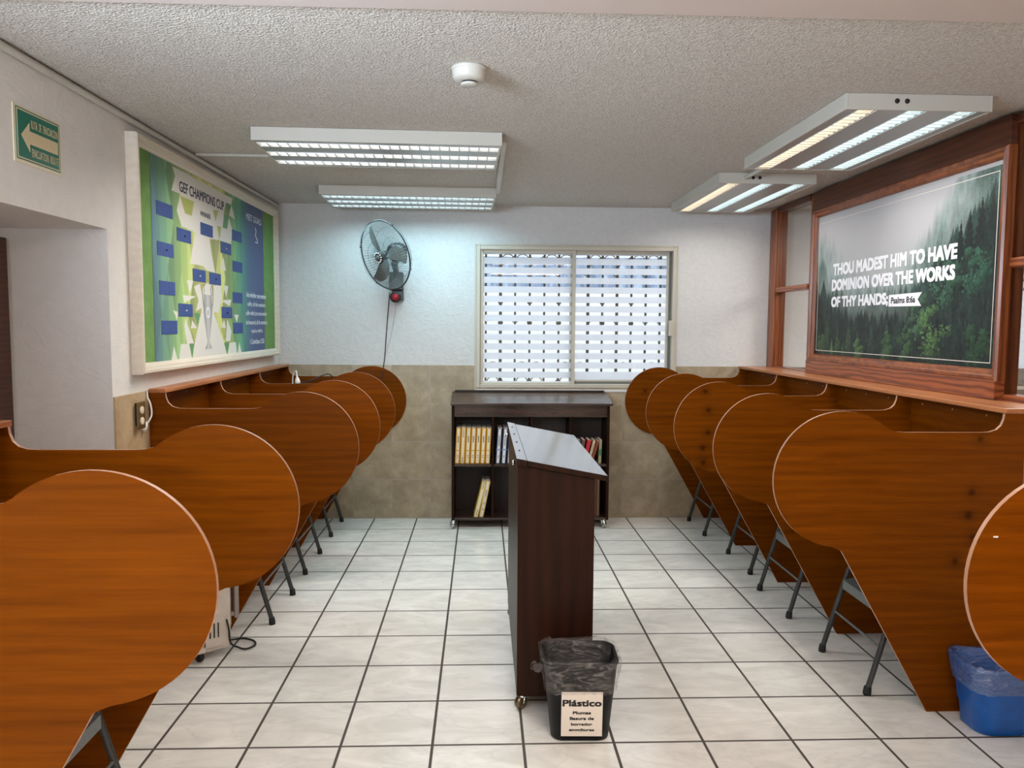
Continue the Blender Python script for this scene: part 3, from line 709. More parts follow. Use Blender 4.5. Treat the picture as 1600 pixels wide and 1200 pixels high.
MB().box(-.047, -.014, -.0865, -.0848, .200, .206).box(-.047, -.014, -.0865, -.0848, .246, .252).box(-.022, -.016, -.0865, -.0848, .206, .246).box(-.006, -.002, -.0865, -.0848, .200, .25).build('panel_print', 'white', cpo)
MB().box(.057, .062, -.078, -.05, .13, .42).box(.076, .096, -.082, -.045, .16, .42).box(.062, .076, -.074, -.054, .40, .42).box(.062, .076, -.074, -.054, .17, .19).build('cord_wrap', 'heatergrey', ht, .004)
ft = MB().box(-.09, .03, -.085, -.03, .036, .052).build('foot_bracket', 'heater', ht, .006)
MB().box(-.107, -.063, -.125, -.06, .042, .060).build('wheel_guard', 'heater', ft, .008)
for x, y in ((-.085, -.095), (-.06, .05), (.05, .05)):
    MB().lathe([(0, -.012), (.02, -.012), (.025, -.006), (.025, .006), (.02, .012), (0, .012)], (x, y, .025), (1, .3, 0), 16).build('wheel', 'rubber', ht)
def smooth_path(P, n=8):
    P = [Vector(p) for p in P]; out = []
    for i in range(len(P)-1):
        a = P[max(i-1, 0)]; b = P[i]; c = P[i+1]; d = P[min(i+2, len(P)-1)]
        for t_ in range(n):
            u = t_/n; out.append(.5*((2*b)+(c-a)*u+(2*a-5*b+4*c-d)*u*u+(3*b-a-3*c+d)*u**3))
    return out+[P[-1]]
MB().tube(smooth_path([(-1.158, 3.475, .17), (-1.150, 3.480, .12), (-1.150, 3.50, .05), (-1.13, 3.54, .012), (-1.09, 3.53, .008), (-1.062, 3.575, .008), (-1.085, 3.625, .008), (-1.14, 3.645, .010), (-1.20, 3.635, .008), (-1.235, 3.648, .008)]), .0045, 8).build('power_cord', 'blackcable', ht, local=False)

# ------------------------------------------------------------------ wall fan
FC = Vector((-.700, 5.655, 2.012)); fn = Vector((-.64, -.70, -.30)).normalized()
e1 = fn.cross(Vector((0, 0, 1))).normalized(); e2 = e1.cross(fn).normalized()
if e2.z < 0: e2 = -e2
def fp(r, a, h): return FC+e1*(r*math.cos(a))+e2*(r*math.sin(a))+fn*h
fan = thing('wall_fan', 'round black wall-mounted fan with a wire cage left of the striped window', 'fan', (-.655, YW, 1.67))
RF = .252
rg = MB().tube([fp(RF, 2*PI*i/48, .0) for i in range(48)], .0055, 8, closed=True).build('cage_ring', 'fandark', fan, local=False)
for a in (.3, 2.2, 3.6, 5.4): MB().box(-.008, .008, -.01, .01, -.006, .006, 0, Matrix.Translation(fp(RF+.004, a, 0))).build('clip', 'fandark', rg, local=False)
def cage(front):
    mb = MB(); hs = .062 if front else -.085
    n = 76
    prof = [(RF, 0), (RF*.93, hs*.55), (RF*.75, hs*.9), (RF*.45, hs), (.048, hs)] if front else [(RF, 0), (RF*.92, hs*.5), (RF*.72, hs*.9), (RF*.4, hs), (.062, hs)]
    for i in range(n):
        a = 2*PI*i/n; mb.tube([fp(r, a+(0 if front else .03)+(.25 if front else -.2)*(1-r/RF), h) for r, h in prof], .0012, 4, cap=False)
    for r, h in ((RF*.75, hs*.9), (RF*.45, hs)): mb.tube([fp(r, 2*PI*i/40, h) for i in range(40)], .0014, 5, closed=True)
    return mb.build('cage_front' if front else 'cage_rear', 'wire', fan, local=False)
cage(True); cage(False)
hub = MB().lathe([(0, .074), (.012, .074), (.030, .07), (.043, .066), (.046, .058), (.044, .054), (0, .054)], FC, tuple(fn), 24, 0).build('badge', 'fandark', fan, local=False)
rr = MB()
for i in range(12):
    a = 2*PI*i/12; rr.lathe([(0, .0755), (.0055, .0755), (.0055, .067)], fp(.034, a, 0), tuple(fn), 6)
rr.build('badge_marks', 'white', hub, local=False)
MB().lathe([(0, .077), (.017, .077), (.019, .072)], FC, tuple(fn), 18).build('badge_centre', 'fanblade', hub, local=False)
for kb in range(3):
    mb = MB(); a0 = .88+kb*2*PI/3; top = []; nn = 9
    for i in range(nn):
        u = i/(nn-1); r = .03+u*.20; wd_ = (.035+.075*math.sin(PI*min(u*1.15, 1)*.75))*(1 if u < .9 else .7)
        sweep = .35*u*u
        row = []
        for j in range(5):
            v = -1+j/2; ang = a0+sweep+v*wd_/2/max(r, .05)*.9
            row.append(fp(r, ang, .008+v*.016*(1-.3*u)))
        top.append(row)
    for d in (0, -.0018):
        vs = [p+fn*d for r_ in top for p in r_]
        mb.add(vs, [(i*5+j, i*5+j+1, (i+1)*5+j+1, (i+1)*5+j) for i in range(nn-1) for j in range(4)], 0, True)
    mb.build('blade', 'fanblade', fan, local=False)
MB().lathe([(0, .045), (.022, .042), (.032, .03), (.032, -.015), (0, -.015)], FC, tuple(fn), 20).build('hub', 'fandark', fan, local=False)
mt = FC-fn*.09
MB().lathe([(0, .03), (.05, .03), (.062, .015), (.066, -.03), (.058, -.075), (.04, -.095), (0, -.1)], mt, tuple(fn), 24).build('motor', 'fandark', fan, local=False)
MB().tube([mt-fn*.04+Vector((0, 0, -.04)), (-.652, 5.80, 1.965), (-.652, 5.90, 1.93), (-.652, 5.925, 1.90)], [.028, .026, .022, .024], 12).build('neck', 'fandark', fan, local=False)
bxm = Matrix.Translation((-.652, 5.945, 0))
cb_ = MB().box(-.052, .052, -.045, .045, 1.775, 1.912, 0, bxm).build('control_box', 'fandark', fan, .006, local=False)
ld = MB().box(-.030, .052, -.030, .046, 1.70, 1.775, 0, bxm).build('bracket', 'fandark', fan, .006, local=False)
kn = MB().lathe([(.042, 0), (.042, .018), (.034, .024), (0, .024)], (-.655, 5.918, 1.722), (0, -1, 0), 24).build('knob_base', 'fandark', fan, local=False)
MB().lathe([(.026, .02), (.026, .038), (.02, .044), (0, .044)], (-.655, 5.918, 1.722), (0, -1, 0), 20).build('knob', 'red', kn, local=False)
MB().tube(smooth_path([(-.705, 5.955, 1.755), (-.712, 5.975, 1.70), (-.722, 5.983, 1.60), (-.738, 5.982, 1.40), (-.748, 5.982, 1.26), (-.758, 5.978, 1.19), (-.765, 5.97, 1.1)]), .0035, 6).build('power_cord', 'blackcable', fan, local=False)
MB().tube([(-.655, 5.93, 1.69), (-.668, 5.978, 1.60), (-.70, 5.982, 1.42), (-.735, 5.982, 1.30)], .0012, 5).build('pull_string', 'wire', fan, local=False)

# ------------------------------------------------------------------ ceiling lamps
def lamp(loc, rotz, label, tubes, power, glow=None):
    t = thing('ceiling_lamp', label, 'ceiling light', loc, rotz, 'three-tube louver lamps on the ceiling')
    L, W, H = 1.165, .585, .062                                       # long axis x, hangs from z = 0 downward
    x0, x1, y0, y1 = -L/2, L/2, -W/2, W/2; tk = .012
    sl = [-.20, 0, .20]; hw = .036
    mb = MB().box(x0, x1, y0, y0+tk, -H, 0).box(x0, x1, y1-tk, y1, -H, 0).box(x0, x0+tk, y0+tk, y1-tk, -H, 0).box(x1-tk, x1, y0+tk, y1-tk, -H, 0).box(x0+tk, x1-tk, y0+tk, y1-tk, -.006, 0)
    mb.build('housing', 'enamel', t, .002)
    ed = [y0+tk]+[q for s_ in sl for q in (s_-hw, s_+hw)]+[y1-tk]
    for i in range(0, 8, 2): MB().box(x0+tk, x1-tk, ed[i], ed[i+1], -H+.002, -H+.006).build('reflector_panel', 'mirror', t)
    for s_, tb in zip(sl, tubes):
        lv = MB()
        for sg in (-1, 1):
            lv.hexa([(x0+tk, s_+sg*hw, -H), (x1-tk, s_+sg*hw, -H), (x1-tk, s_+sg*(hw+.002), -H), (x0+tk, s_+sg*(hw+.002), -H)][::sg], [(x0+tk, s_+sg*hw, -.012), (x1-tk, s_+sg*hw, -.012), (x1-tk, s_+sg*(hw+.002), -.012), (x0+tk, s_+sg*(hw+.002), -.012)][::sg])
        nb = 24
        for i in range(1, nb):
            x = x0+tk+(L-2*tk)*i/nb
            lv.add([(x-.0035, s_-hw, -H), (x+.0035, s_-hw, -H), (x+.001, s_-hw, -H+.026), (x-.001, s_-hw, -H+.026), (x-.0035, s_+hw, -H), (x+.0035, s_+hw, -H), (x+.001, s_+hw, -H+.026), (x-.001, s_+hw, -H+.026)],
                   [(0, 1, 2, 3), (7, 6, 5, 4), (0, 4, 5, 1), (1, 5, 6, 2), (2, 6, 7, 3), (3, 7, 4, 0)])
        lv.build('louver', 'blade', t)
        MB().tube([(x0+.02, s_, -.024), (x1-.02, s_, -.024)], .013, 12).build('lamp_tube', 'tube_'+tb, t)
        colr = {'warm': (1, .86, .66), 'cool': (.55, .88, 1), 'white': (1, .96, .90)}[glow or tb]
        p = t.matrix_basis @ Vector((0, s_, -H-.001))
        area('lamp_light', p, L-.05, .07, power/3, colr, (0, 0, rotz), 160)
    return t
LP = 16
l1 = lamp((-.50, 4.0, ZC-.001), .035, 'louver lamp nearest the camera on the left side of the ceiling', ('white', 'white', 'white'), LP*1.6)
l2 = lamp((-.50, 5.49, ZC-.001), .035, 'louver lamp on the ceiling above the wall fan', ('cool', 'cool', 'cool'), LP*.95)
r1 = lamp((1.70, 3.60, ZC-.001), -PI/2, 'louver lamp nearest the camera on the right side of the ceiling', ('warm', 'cool', 'cool'), LP*.9, 'white')
r2 = lamp((1.69, 5.17, ZC-.001), -PI/2, 'far louver lamp on the right side of the ceiling before the back wall', ('warm', 'cool', 'cool'), LP*.5, 'white')
for o in (r1, r2):
    for y in (-.09, -.05):
        MB().lathe([(0, .003), (.009, .003), (.010, 0)], (.5825, y, -.028), (1, 0, 0), 12).build('end_screw', 'rubber', o)
# conduits
tag(MB().tube([(XL+.016, 1.4, ZC-.02), (XL+.016, YW-.002, ZC-.02)], .014, 8).build('conduit', 'enamel'), 'pale conduit pipe along the top of the left wall above the champions board', 'conduit')
tag(MB().box(XL+.03, -1.085, 4.275, 4.295, ZC-.016, ZC-.001).build('conduit', 'enamel', None, .003), 'thin cable duct crossing the ceiling from left wall to nearest left lamp', 'conduit')
tag(MB().box(.088, .118, 3.80, 5.25, ZC-.034, ZC-.001).build('conduit', 'enamel', None, .004), 'white cable duct joining the right ends of the two left lamps', 'conduit')
tag(MB().tube([(1.565, 4.186, ZC-.028), (1.555, 4.583, ZC-.028)], .012, 10).build('conduit', 'enamel'), 'short white pipe joining the two right side ceiling lamps', 'conduit')
sd = thing('smoke_detector', 'round white smoke detector on the ceiling near the top of the photo', 'smoke detector', (-.048, 2.82, ZC))
MB().lathe([(0, 0), (.064, 0), (.064, -.008), (.060, -.011)], n=32).build('base_plate', 'enamel', sd)
MB().lathe([(.060, -.010), (.059, -.034), (.054, -.042), (.032, -.048), (0, -.048)], n=32).build('body', 'enamel', sd)
MB().lathe([(.026, -.047), (.026, -.054), (0, -.054)], n=24).build('vent_ring', 'rubber', sd)
MB().lathe([(.030, -.054), (.032, -.058), (.024, -.062), (0, -.063)], n=24).build('cap', 'enamel', sd)

# ------------------------------------------------------------------ left champions board
XB = -1.512
by_0, by_1, bz_0, bz_1 = 3.515, 5.865, 1.283, 2.352
bo = thing('bulletin_board', 'cream framed champions cup bulletin board with green felt on the left wall', 'bulletin board', (XL, 4.69, 1.283))
def moulding(parent, name, mat, y0, y1, z0, z1, prof, sgn, xw):
    """picture frame: prof = [(inset, height)] profile swept round the rectangle with mitred corners"""
    mb = MB(); rings = []
    for ins, h in prof:
        rings.append([Vector((xw+sgn*h, y0+ins, z0+ins)), Vector((xw+sgn*h, y1-ins, z0+ins)), Vector((xw+sgn*h, y1-ins, z1-ins)), Vector((xw+sgn*h, y0+ins, z1-ins))])
    n = len(rings); vs = [p for r in rings for p in r]
    fs = []
    for i in range(n):
        j = (i+1) % n
        for k_ in range(4):
            q = (i*4+k_, i*4+(k_+1) % 4, j*4+(k_+1) % 4, j*4+k_); fs.append(q if sgn > 0 else q[::-1])
    mb.add(vs, fs); return mb.build(name, mat, parent, 0, local=False)
moulding(bo, 'frame', 'cream', by_0, by_1, bz_0, bz_1, [(0, .0005), (0, .048), (.006, .055), (.018, .055), (.022, .049), (.034, .047), (.038, .040), (.046, .036), (.05, .030), (.05, .0005)], 1, XL)
MB().box(XL+.001, XL+.028, by_0+.04, by_1-.04, bz_0+.04, bz_1-.04).build('felt_backing', 'felt', bo, local=False)
# printed sheet
py0, py1, pz0, pz1 = 3.70, 5.54, 1.325, 2.30
WHITE = [[(3.96,2.29),(4.88,2.28),(4.86,2.24),(4.76,2.24),(4.71,2.16),(4.80,2.16),(4.87,2.09),(4.84,2.00),(4.63,2.00),(4.46,1.99),(4.26,2.00),(4.06,2.01),(4.00,2.08),(4.05,2.17),(3.99,2.25)],
[(3.99,2.25),(4.05,2.17),(3.94,2.17)],[(4.86,2.24),(4.92,2.16),(4.81,2.17)],[(4.25,2.01),(4.46,2.0),(4.49,1.90),(4.18,1.87)],[(4.23,1.94),(4.46,1.97),(4.54,1.81),(4.41,1.81),(4.35,1.83),(4.16,1.83)],
[(4.25,1.49),(4.31,1.58),(4.34,1.71),(4.41,1.74),(4.48,1.73),(4.50,1.58),(4.67,1.40),(4.72,1.32),(4.16,1.32),(4.21,1.43)],[(4.11,1.74),(4.20,1.74),(4.15,1.67)],[(4.05,1.66),(4.24,1.66),(4.07,1.62)],
[(3.92,1.58),(3.98,1.57),(3.97,1.53)],[(4.08,1.54),(4.19,1.41),(4.09,1.41),(4.06,1.50)],[(3.92,1.40),(3.97,1.32),(3.88,1.32)],[(4.01,1.41),(4.12,1.41),(4.16,1.32),(3.98,1.32)],
[(4.69,1.91),(4.73,1.83),(4.64,1.83)],[(4.68,1.74),(4.77,1.74),(4.73,1.67)],[(4.63,1.65),(4.82,1.66),(4.79,1.62)],[(4.74,1.54),(4.81,1.47),(4.79,1.41),(4.70,1.41)],[(4.87,1.57),(4.96,1.57),(4.92,1.52)],
[(4.96,1.40),(5.01,1.32),(4.92,1.32)],[(4.77,1.40),(4.89,1.40),(4.91,1.32),(4.73,1.32)],[(4.17,1.53),(4.24,1.49),(4.15,1.49)],[(4.68,1.54),(4.71,1.49),(4.63,1.49)],[(4.21,1.71),(4.29,1.73),(4.34,1.66),(4.32,1.60),(4.23,1.58),(4.27,1.64)],
[(4.51,1.73),(4.64,1.74),(4.65,1.66),(4.59,1.58),(4.50,1.58)]]
YELP = [[(4.05,2.16),(4.24,2.16),(4.20,2.08),(4.11,2.08)],[(4.53,2.16),(4.62,2.17),(4.57,2.10)],[(4.59,2.08),(4.67,2.08),(4.63,2.00)],[(4.15,1.49),(4.24,1.49),(4.20,1.42)],[(4.62,1.49),(4.71,1.49),(4.67,1.41)]]
GRNP = [[(4.72,2.16),(4.81,2.16),(4.77,2.08),(4.69,2.08)],[(4.76,2.24),(4.86,2.24),(4.81,2.17)],[(4.12,1.41),(4.19,1.41),(4.16,1.33)],[(4.67,1.40),(4.77,1.40),(4.72,1.33)],[(4.20,1.57),(4.29,1.57),(4.25,1.50)]]
def champions_print():
    H, W = 230, 400; yy, zz = np.meshgrid(np.linspace(py0, py1, W), np.linspace(pz0, pz1, H))
    stops = [(3.70, (70, 120, 150)), (3.78, (92, 150, 130)), (3.92, (118, 168, 104)), (4.06, (150, 184, 84)), (4.22, (188, 196, 90)), (4.45, (204, 204, 96)), (4.66, (196, 202, 92)), (4.82, (150, 196, 92)), (4.94, (92, 176, 110)), (5.06, (44, 140, 124)), (5.16, (40, 98, 130)), (5.28, (46, 72, 130)), (5.54, (48, 62, 122))]
    xs = [s_[0] for s_ in stops]; img = np.stack([np.interp(yy, xs, [lin(s_[1])[c] for s_ in stops]) for c in range(3)], -1)
    # facets: skewed triangular lattice
    rngp = np.random.default_rng(5); tb = rngp.uniform(.60, 1.30, (64, 64))
    a = (yy-py0)/.17+(zz-pz0)/.46; b = (yy-py0)/.17-(zz-pz0)/.46+20; ia, ib = np.floor(a).astype(int) % 64, np.floor(b).astype(int) % 64
    half = ((a % 1)+(b % 1) > 1).astype(int); fac = tb[ia, ib]*np.where(half, 1.10, .90)
    fade = np.clip((5.14-yy)/.1, 0, 1); img *= (fac*fade+(1-fade))[..., None]
    tl = np.clip((zz-2.12)/.1, 0, 1)*np.clip((3.96-yy)/.1, 0, 1); img = img*(1-.4*tl[..., None])+.4*tl[..., None]*lin((70, 140, 80))
    def fill(poly, colr):
        x, y = yy, zz; ins = np.zeros_like(x, bool); n = len(poly)
        for i in range(n):
            (x0, y0), (x1, y1) = poly[i], poly[(i+1) % n]
            if y0 == y1: continue
            c = ((y0 > y) != (y1 > y)) & (x < (x1-x0)*(y-y0)/(y1-y0)+x0); ins ^= c
        img[ins] = colr
    for p in WHITE: fill(p, lin((226, 222, 212)))
    for p in YELP: fill(p, lin((178, 188, 62)))
    for p in GRNP: fill(p, lin((76, 150, 76)))
    lum = img.mean(-1, keepdims=True)
    return (lum+(img-lum)*.82)*.92+.03  # muted; the pale lift paints reflected haze into the sheet's colours
XP = XL+.031
print_sheet('printed_poster', bo, champions_print(), (XP, py0, pz0), (0, 1, 0), (0, 0, 1), py1-py0, pz1-pz0, printmat('champions_print'), .0025)
Y1, Z1 = (0, 1, 0), (0, 0, 1)
def btxt(body, y, z, w_, h_, mat, bold=0, align='L'): text_part(body, bo, (XP+.0004, y, z), Y1, Z1, w_, h_, mat, bold=bold, align=align)
btxt('GEF CHAMPIONS CUP', 4.04, 2.182, .68, .054, 'navyink', .012)
btxt('WINNER', 4.325, 2.100, .16, .027, 'navyink', .012)
btxt('MEET GOALS', 5.155, 2.192, .34, .042, 'whiteink', -.004)
for body, z, w_ in (('And whether one member', 1.688, .46), ('suffer, all the members', 1.626, .42), ('suffer with it; or one member', 1.566, .49), ('be honoured, all the members', 1.505, .49), ('rejoice with it.', 1.446, .27), ('1 Corinthians 12:26', 1.378, .33)):
    btxt(body, 5.355, z, w_, .034, 'whiteink', .004, 'C')
MB().tube(smooth_path([(XP+.001, 5.345, 2.16), (XP+.001, 5.365, 2.14), (XP+.001, 5.352, 2.11), (XP+.001, 5.38, 2.09), (XP+.001, 5.40, 2.075)], 4), .003, 5).box(XP, XP+.001, 5.345, 5.41, 2.062, 2.068).build('line_emblem', 'whiteink', bo, local=False)
cards = [(3.75, 2.094), (3.752, 1.903), (3.76, 1.718), (3.775, 1.527), (3.99, 1.997), (3.988, 1.615), (4.324, 2.066), (4.194, 1.806), (4.446, 1.803), (4.643, 1.996), (4.638, 1.613), (4.858, 2.092), (4.858, 1.902), (4.848, 1.709), (4.846, 1.520)]
for i, (y, z) in enumerate(cards):
    c = MB().box(XP+.0005, XP+.002, y, y+.19, z-.066, z).build('name_card', 'navycard', bo, local=False)
    if i in (1, 4, 5, 7, 8, 9, 10): MB().lathe([(0, .006), (.004, .005), (.004, 0)], (XP+.002, y+.10, z-.035), (1, 0, 0), 8).build('pin', 'ivory' if i in (5, 7, 9) else 'rubber', c, local=False)
# silver cup printed on the sheet
cup = MB(); cyc = 4.41; prof = [(.040, 1.372), (.044, 1.378), (.034, 1.388), (.020, 1.402), (.013, 1.42), (.022, 1.44), (.028, 1.46), (.045, 1.52), (.058, 1.58), (.062, 1.615), (.056, 1.628), (.054, 1.668), (.057, 1.674)]
pts = [(cyc+r*1.15, z) for r, z in prof]+[(cyc-r*1.15, z) for r, z in prof[::-1]]
cup.prism(pts, lambda a, b, k_: (XP+.0004+.0008*k_, a, b))
g = G('printed_silver'); sepn = g.node('ShaderNodeSeparateXYZ', {0: g.obj()}); g.set(col=g.mix(g.ramp(g.math('ABSOLUTE', g.math('ADD', sepn.outputs[1], .28)), .0, .09), srgb(196, 194, 192), srgb(110, 110, 112)), rough=.5); M['silver'] = g.m
cu_ = cup.build('cup_print', 'silver', bo, local=False)
for s_ in (-1, 1):
    MB().tube(smooth_path([(XP+.001, cyc+s_*.066, 1.60), (XP+.001, cyc+s_*.082, 1.66), (XP+.001, cyc+s_*.085, 1.715), (XP+.001, cyc+s_*.062, 1.728), (XP+.001, cyc+s_*.052, 1.70), (XP+.001, cyc+s_*.064, 1.672)], 5), .002, 5).build('cup_handle', 'heatergrey', cu_, local=False)
MB().lathe([(.020, 0), (.027, .0012), (.031, 0)], (XP+.0012, cyc, 1.575), (1, 0, 0), 18).build('cup_medallion', 'whiteink', cu_, local=False)

# ------------------------------------------------------------------ evacuation sign, outlet, plugs
sg = thing('evacuation_sign', 'green and cream evacuation route sign with a left arrow, high on the left wall', 'sign', (XL, 2.84, 2.06))
def xface(name, mat, y0, y1, z0, z1, x0, x1, p=sg, bev=0): return MB().box(x0, x1, y0, y1, z0, z1).build(name, mat, p, bev, local=False)
xface('backing', 'ivory', 2.695, 2.985, 2.055, 2.247, XL+.0002, XL+.003)
xface('face', 'signgreen', 2.708, 2.977, 2.067, 2.240, XL+.003, XL+.0045)
moulding(sg, 'border', 'signcream', 2.712, 2.973, 2.071, 2.236, [(0, .0046), (0, .0052), (.004, .0052), (.004, .0046)], 1, XL)
ar = [(2.735, 2.150), (2.785, 2.200), (2.785, 2.172), (2.962, 2.172), (2.962, 2.128), (2.785, 2.128), (2.785, 2.100)]
MB().prism(ar[::-1], lambda a, b, k_: (XL+.0046+.0006*k_, a, b)).build('arrow', 'signcream', sg, local=False)
text_part('RUTA  DE  EVACUACION', sg, (XL+.0046, 2.795, 2.184), Y1, Z1, .168, .028, 'signcream', bold=.004)
text_part('EVACUATION  ROUTE', sg, (XL+.0046, 2.795, 2.088), Y1, Z1, .168, .028, 'signcream', bold=.004)
ot = thing('wall_outlet', 'brass double socket outlet loose on the beige tile at the left carrel end', 'outlet', (XL+.009, 3.54, 1.10))
MB().box(XL+.009, XL+.022, 3.515, 3.565, 1.055, 1.155).build('back_box', 'rubber', ot, local=False)
pl_ = MB().box(XL+.022, XL+.028, 3.50, 3.582, 1.035, 1.160).build('cover_plate', 'brass', ot, .003, local=False)
for z in (1.072, 1.122):
    so = MB().lathe([(.017, 0), (.017, .004), (.015, .005), (0, .005)], (XL+.028, 3.541, z), (1, 0, 0), 18).build('socket', 'ivory', pl_, local=False)
    for y in (3.533, 3.546): MB().box(XL+.033, XL+.0335, y, y+.003, z-.002, z+.007).build('slot', 'rubber', so, local=False)
pc = thing('power_cord', 'white cord with a plug dangling beside the brass outlet', 'cord', (XL+.02, 3.62, 1.19))
MB().tube(smooth_path([(XL+.014, 3.635, 1.20), (XL+.016, 3.634, 1.17), (XL+.03, 3.63, 1.14), (XL+.036, 3.625, 1.09), (XL+.026, 3.605, 1.055)]), .004, 8).build('cable', 'white', pc, local=False)
MB().lathe([(.004, -.022), (.008, -.015), (.013, 0), (.015, .018), (.012, .024), (0, .024)], (XL+.018, 3.592, 1.042), (-.15, -.6, -.7), 12).build('plug', 'white', pc, local=False)
ex = thing('extension_lead', 'white extension socket with a black cable hung over the far left carrel divider', 'extension lead', (-1.23, 5.215, 1.12))
MB().lathe([(.005, .062), (.006, .045), (.014, .03), (.018, .012), (.018, 0), (0, 0)], (-1.232, 5.21, 1.117), (-.10, 0, 1), 14).build('socket', 'white', ex, local=False)
MB().tube(smooth_path([(-1.238, 5.21, 1.178), (-1.244, 5.215, 1.20), (-1.27, 5.235, 1.16), (-1.275, 5.26, .98), (-1.27, 5.28, .80)]), .004, 8).build('cable', 'white', ex, local=False)
MB().tube(smooth_path([(-1.215, 5.215, 1.124), (-1.185, 5.22, 1.127), (-1.13, 5.24, 1.145), (-1.07, 5.28, 1.172), (-1.04, 5.33, 1.17), (-1.03, 5.38, 1.12), (-1.03, 5.42, .95), (-1.03, 5.45, .75)]), .004, 8).build('plug_cable', 'blackcable', ex, local=False)

# ------------------------------------------------------------------ right forest poster
po = thing('framed_poster', 'large framed misty forest poster with white scripture lettering on the right partition', 'poster', (PX0, 4.2, 1.2))
XF = XR-.05                                                     # front of the frame
MB().box(XR-.028, PX0, 3.225, 5.165, 2.286, 2.412).build('header_board', 'redwood_dark', po, .003, local=False)
MB().box(XR-.042, PX0, 3.222, 5.165, 1.2095, 1.295).build('lower_board', 'redwood', po, .003, local=False)
moulding(po, 'frame', 'redwood_z', 3.218, 5.148, 1.290, 2.288, [(0, .0), (0, .038), (.008, .047), (.02, .047), (.026, .036), (.04, .034), (.046, .026), (.05, .018), (.05, .0)], -1, XR+.003)
def forest_print():
    H, W = 340, 520; rngp = np.random.default_rng(11)
    u = np.linspace(0, 1, W)[None, :]; v = np.linspace(0, 1, H)[:, None]; us = u[0]
    n1 = vnoise(H, W, 5, 7, rngp)*.6+vnoise(H, W, 13, 18, rngp)*.4
    fine = vnoise(H, W, 80, 150, rngp)*.5+vnoise(H, W, 150, 230, rngp)*.5; streak = vnoise(H, W, 22, 120, rngp)
    img = np.ones((H, W, 3))*lin((192, 190, 193)); img = img*(1+.10*(v-.5)+.10*(n1-.5))[..., None]
    def ridge(pts, colr, soft, th, seed, dens, rough, alpha=1.0):
        """a hillside of conifers: everything below the line, with pointed tops"""
        r = np.random.default_rng(seed); xs, ys = zip(*pts); top = np.interp(us, xs, ys)-.03
        for _ in range(dens):
            c = r.uniform(-.02, 1.02); h = th*r.uniform(.5, 1.3); wd = h*r.uniform(.14, .22)
            t = 1-np.abs(us-c)/wd; k_ = t > 0
            top[k_] = np.maximum(top[k_], np.interp(c, xs, ys)-.06+h*t[k_]*(1-.14*np.abs(np.sin(t[k_]*20))))
        m = np.clip((top[None, :]-v)/soft, 0, 1)*alpha
        tone = (1+rough*((fine-.5)*1.3+(streak-.5)*1.3)+.4*(n1-.5))[..., None]
        img[:] = img*(1-m[..., None])+m[..., None]*np.clip(np.array(lin(colr))*tone, 0, 1)
    def mist(cu, cv, ru, rv, a, colr=(178, 186, 186)):
        m = a*np.exp(-((u-cu)/ru)**2-((v-cv)/rv)**2)*np.clip(.5+1.0*(n1-.3), 0, 1.2); m = np.clip(m, 0, 1)[..., None]
        img[:] = img*(1-m)+m*lin(colr)
    ridge([(0, .84), (.10, .78), (.22, .60), (.35, .50), (.52, .50), (.64, .62), (.74, .82), (.84, 1.0), (1, 1.1)], (150, 164, 164), .10, .14, 1, 110, .2, .75)
    ridge([(0, .78), (.1, .68), (.22, .50), (.36, .41), (.5, .42), (.62, .54), (.74, .74), (.82, .92), (.9, 1.04), (1, 1.1)], (112, 138, 132), .09, .15, 2, 120, .45, .8)
    mist(.14, .66, .16, .12, .7); mist(.60, .60, .14, .10, .6); mist(.42, .52, .2, .08, .5)
    ridge([(0, .64), (.08, .56), (.2, .42), (.34, .35), (.48, .35), (.60, .44), (.72, .60), (.80, .76), (.90, .94), (1, 1.05)], (70, 98, 90), .05, .16, 5, 120, .7, .9)
    mist(.16, .50, .16, .12, .55); mist(.64, .54, .14, .11, .6); mist(.84, .84, .09, .09, .75); mist(.80, .70, .07, .10, .55); mist(.45, .40, .14, .06, .4)
    ridge([(0, .48), (.1, .40), (.22, .33), (.36, .28), (.5, .29), (.62, .35), (.74, .47), (.82, .62), (.9, .74), (1, .86)], (42, 62, 56), .03, .17, 3, 120, .9)
    mist(.44, .31, .18, .08, .5, (150, 160, 154)); mist(.26, .38, .12, .08, .3)
    ridge([(0, .34), (.2, .24), (.4, .19), (.55, .20), (.68, .28), (.80, .40), (.88, .54), (1, .64)], (30, 44, 40), .02, .16, 4, 100, 1.0)
    img[:] = img*(1-.9*np.clip(.22-v, 0, .22))[..., None]
    def conifer(c, base, h, colr, wr=.15):
        t = (v-base)/h; wd = h*wr*(1-t)*(.6+.4*np.abs(np.sin(t*24+c*40)))*(.8+.5*(fine-.3))
        m = ((t > 0) & (t < 1) & (np.abs(u-c) < wd))*np.clip(t*3, 0, 1); sh = (.95+1.4*(fine-.5)+.35*np.clip((c-u)/(h*wr), -1, 1))[..., None]
        img[:] = img*(1-m[..., None])+m[..., None]*np.clip(np.array(lin(colr))*sh, 0, 1)
    for c, b, h, q in ((.80, .42, .22, (22, 36, 34)), (.84, .48, .27, (17, 29, 28)), (.875, .52, .28, (19, 31, 29)), (.92, .54, .31, (17, 29, 27)), (.96, .58, .30, (21, 35, 31)), (.76, .38, .23, (30, 46, 42)), (.99, .6, .3, (20, 32, 30)), (.735, .34, .28, (34, 52, 46)),
                       (.03, .02, .26, (40, 62, 52)), (.10, .0, .28, (48, 72, 54)), (.18, .0, .22, (54, 84, 56)), (.26, .0, .25, (50, 76, 54)), (.32, .0, .18, (60, 92, 60)), (.41, .02, .22, (44, 66, 52)), (.5, .0, .25, (48, 72, 54)), (.56, .06, .24, (40, 60, 50)),
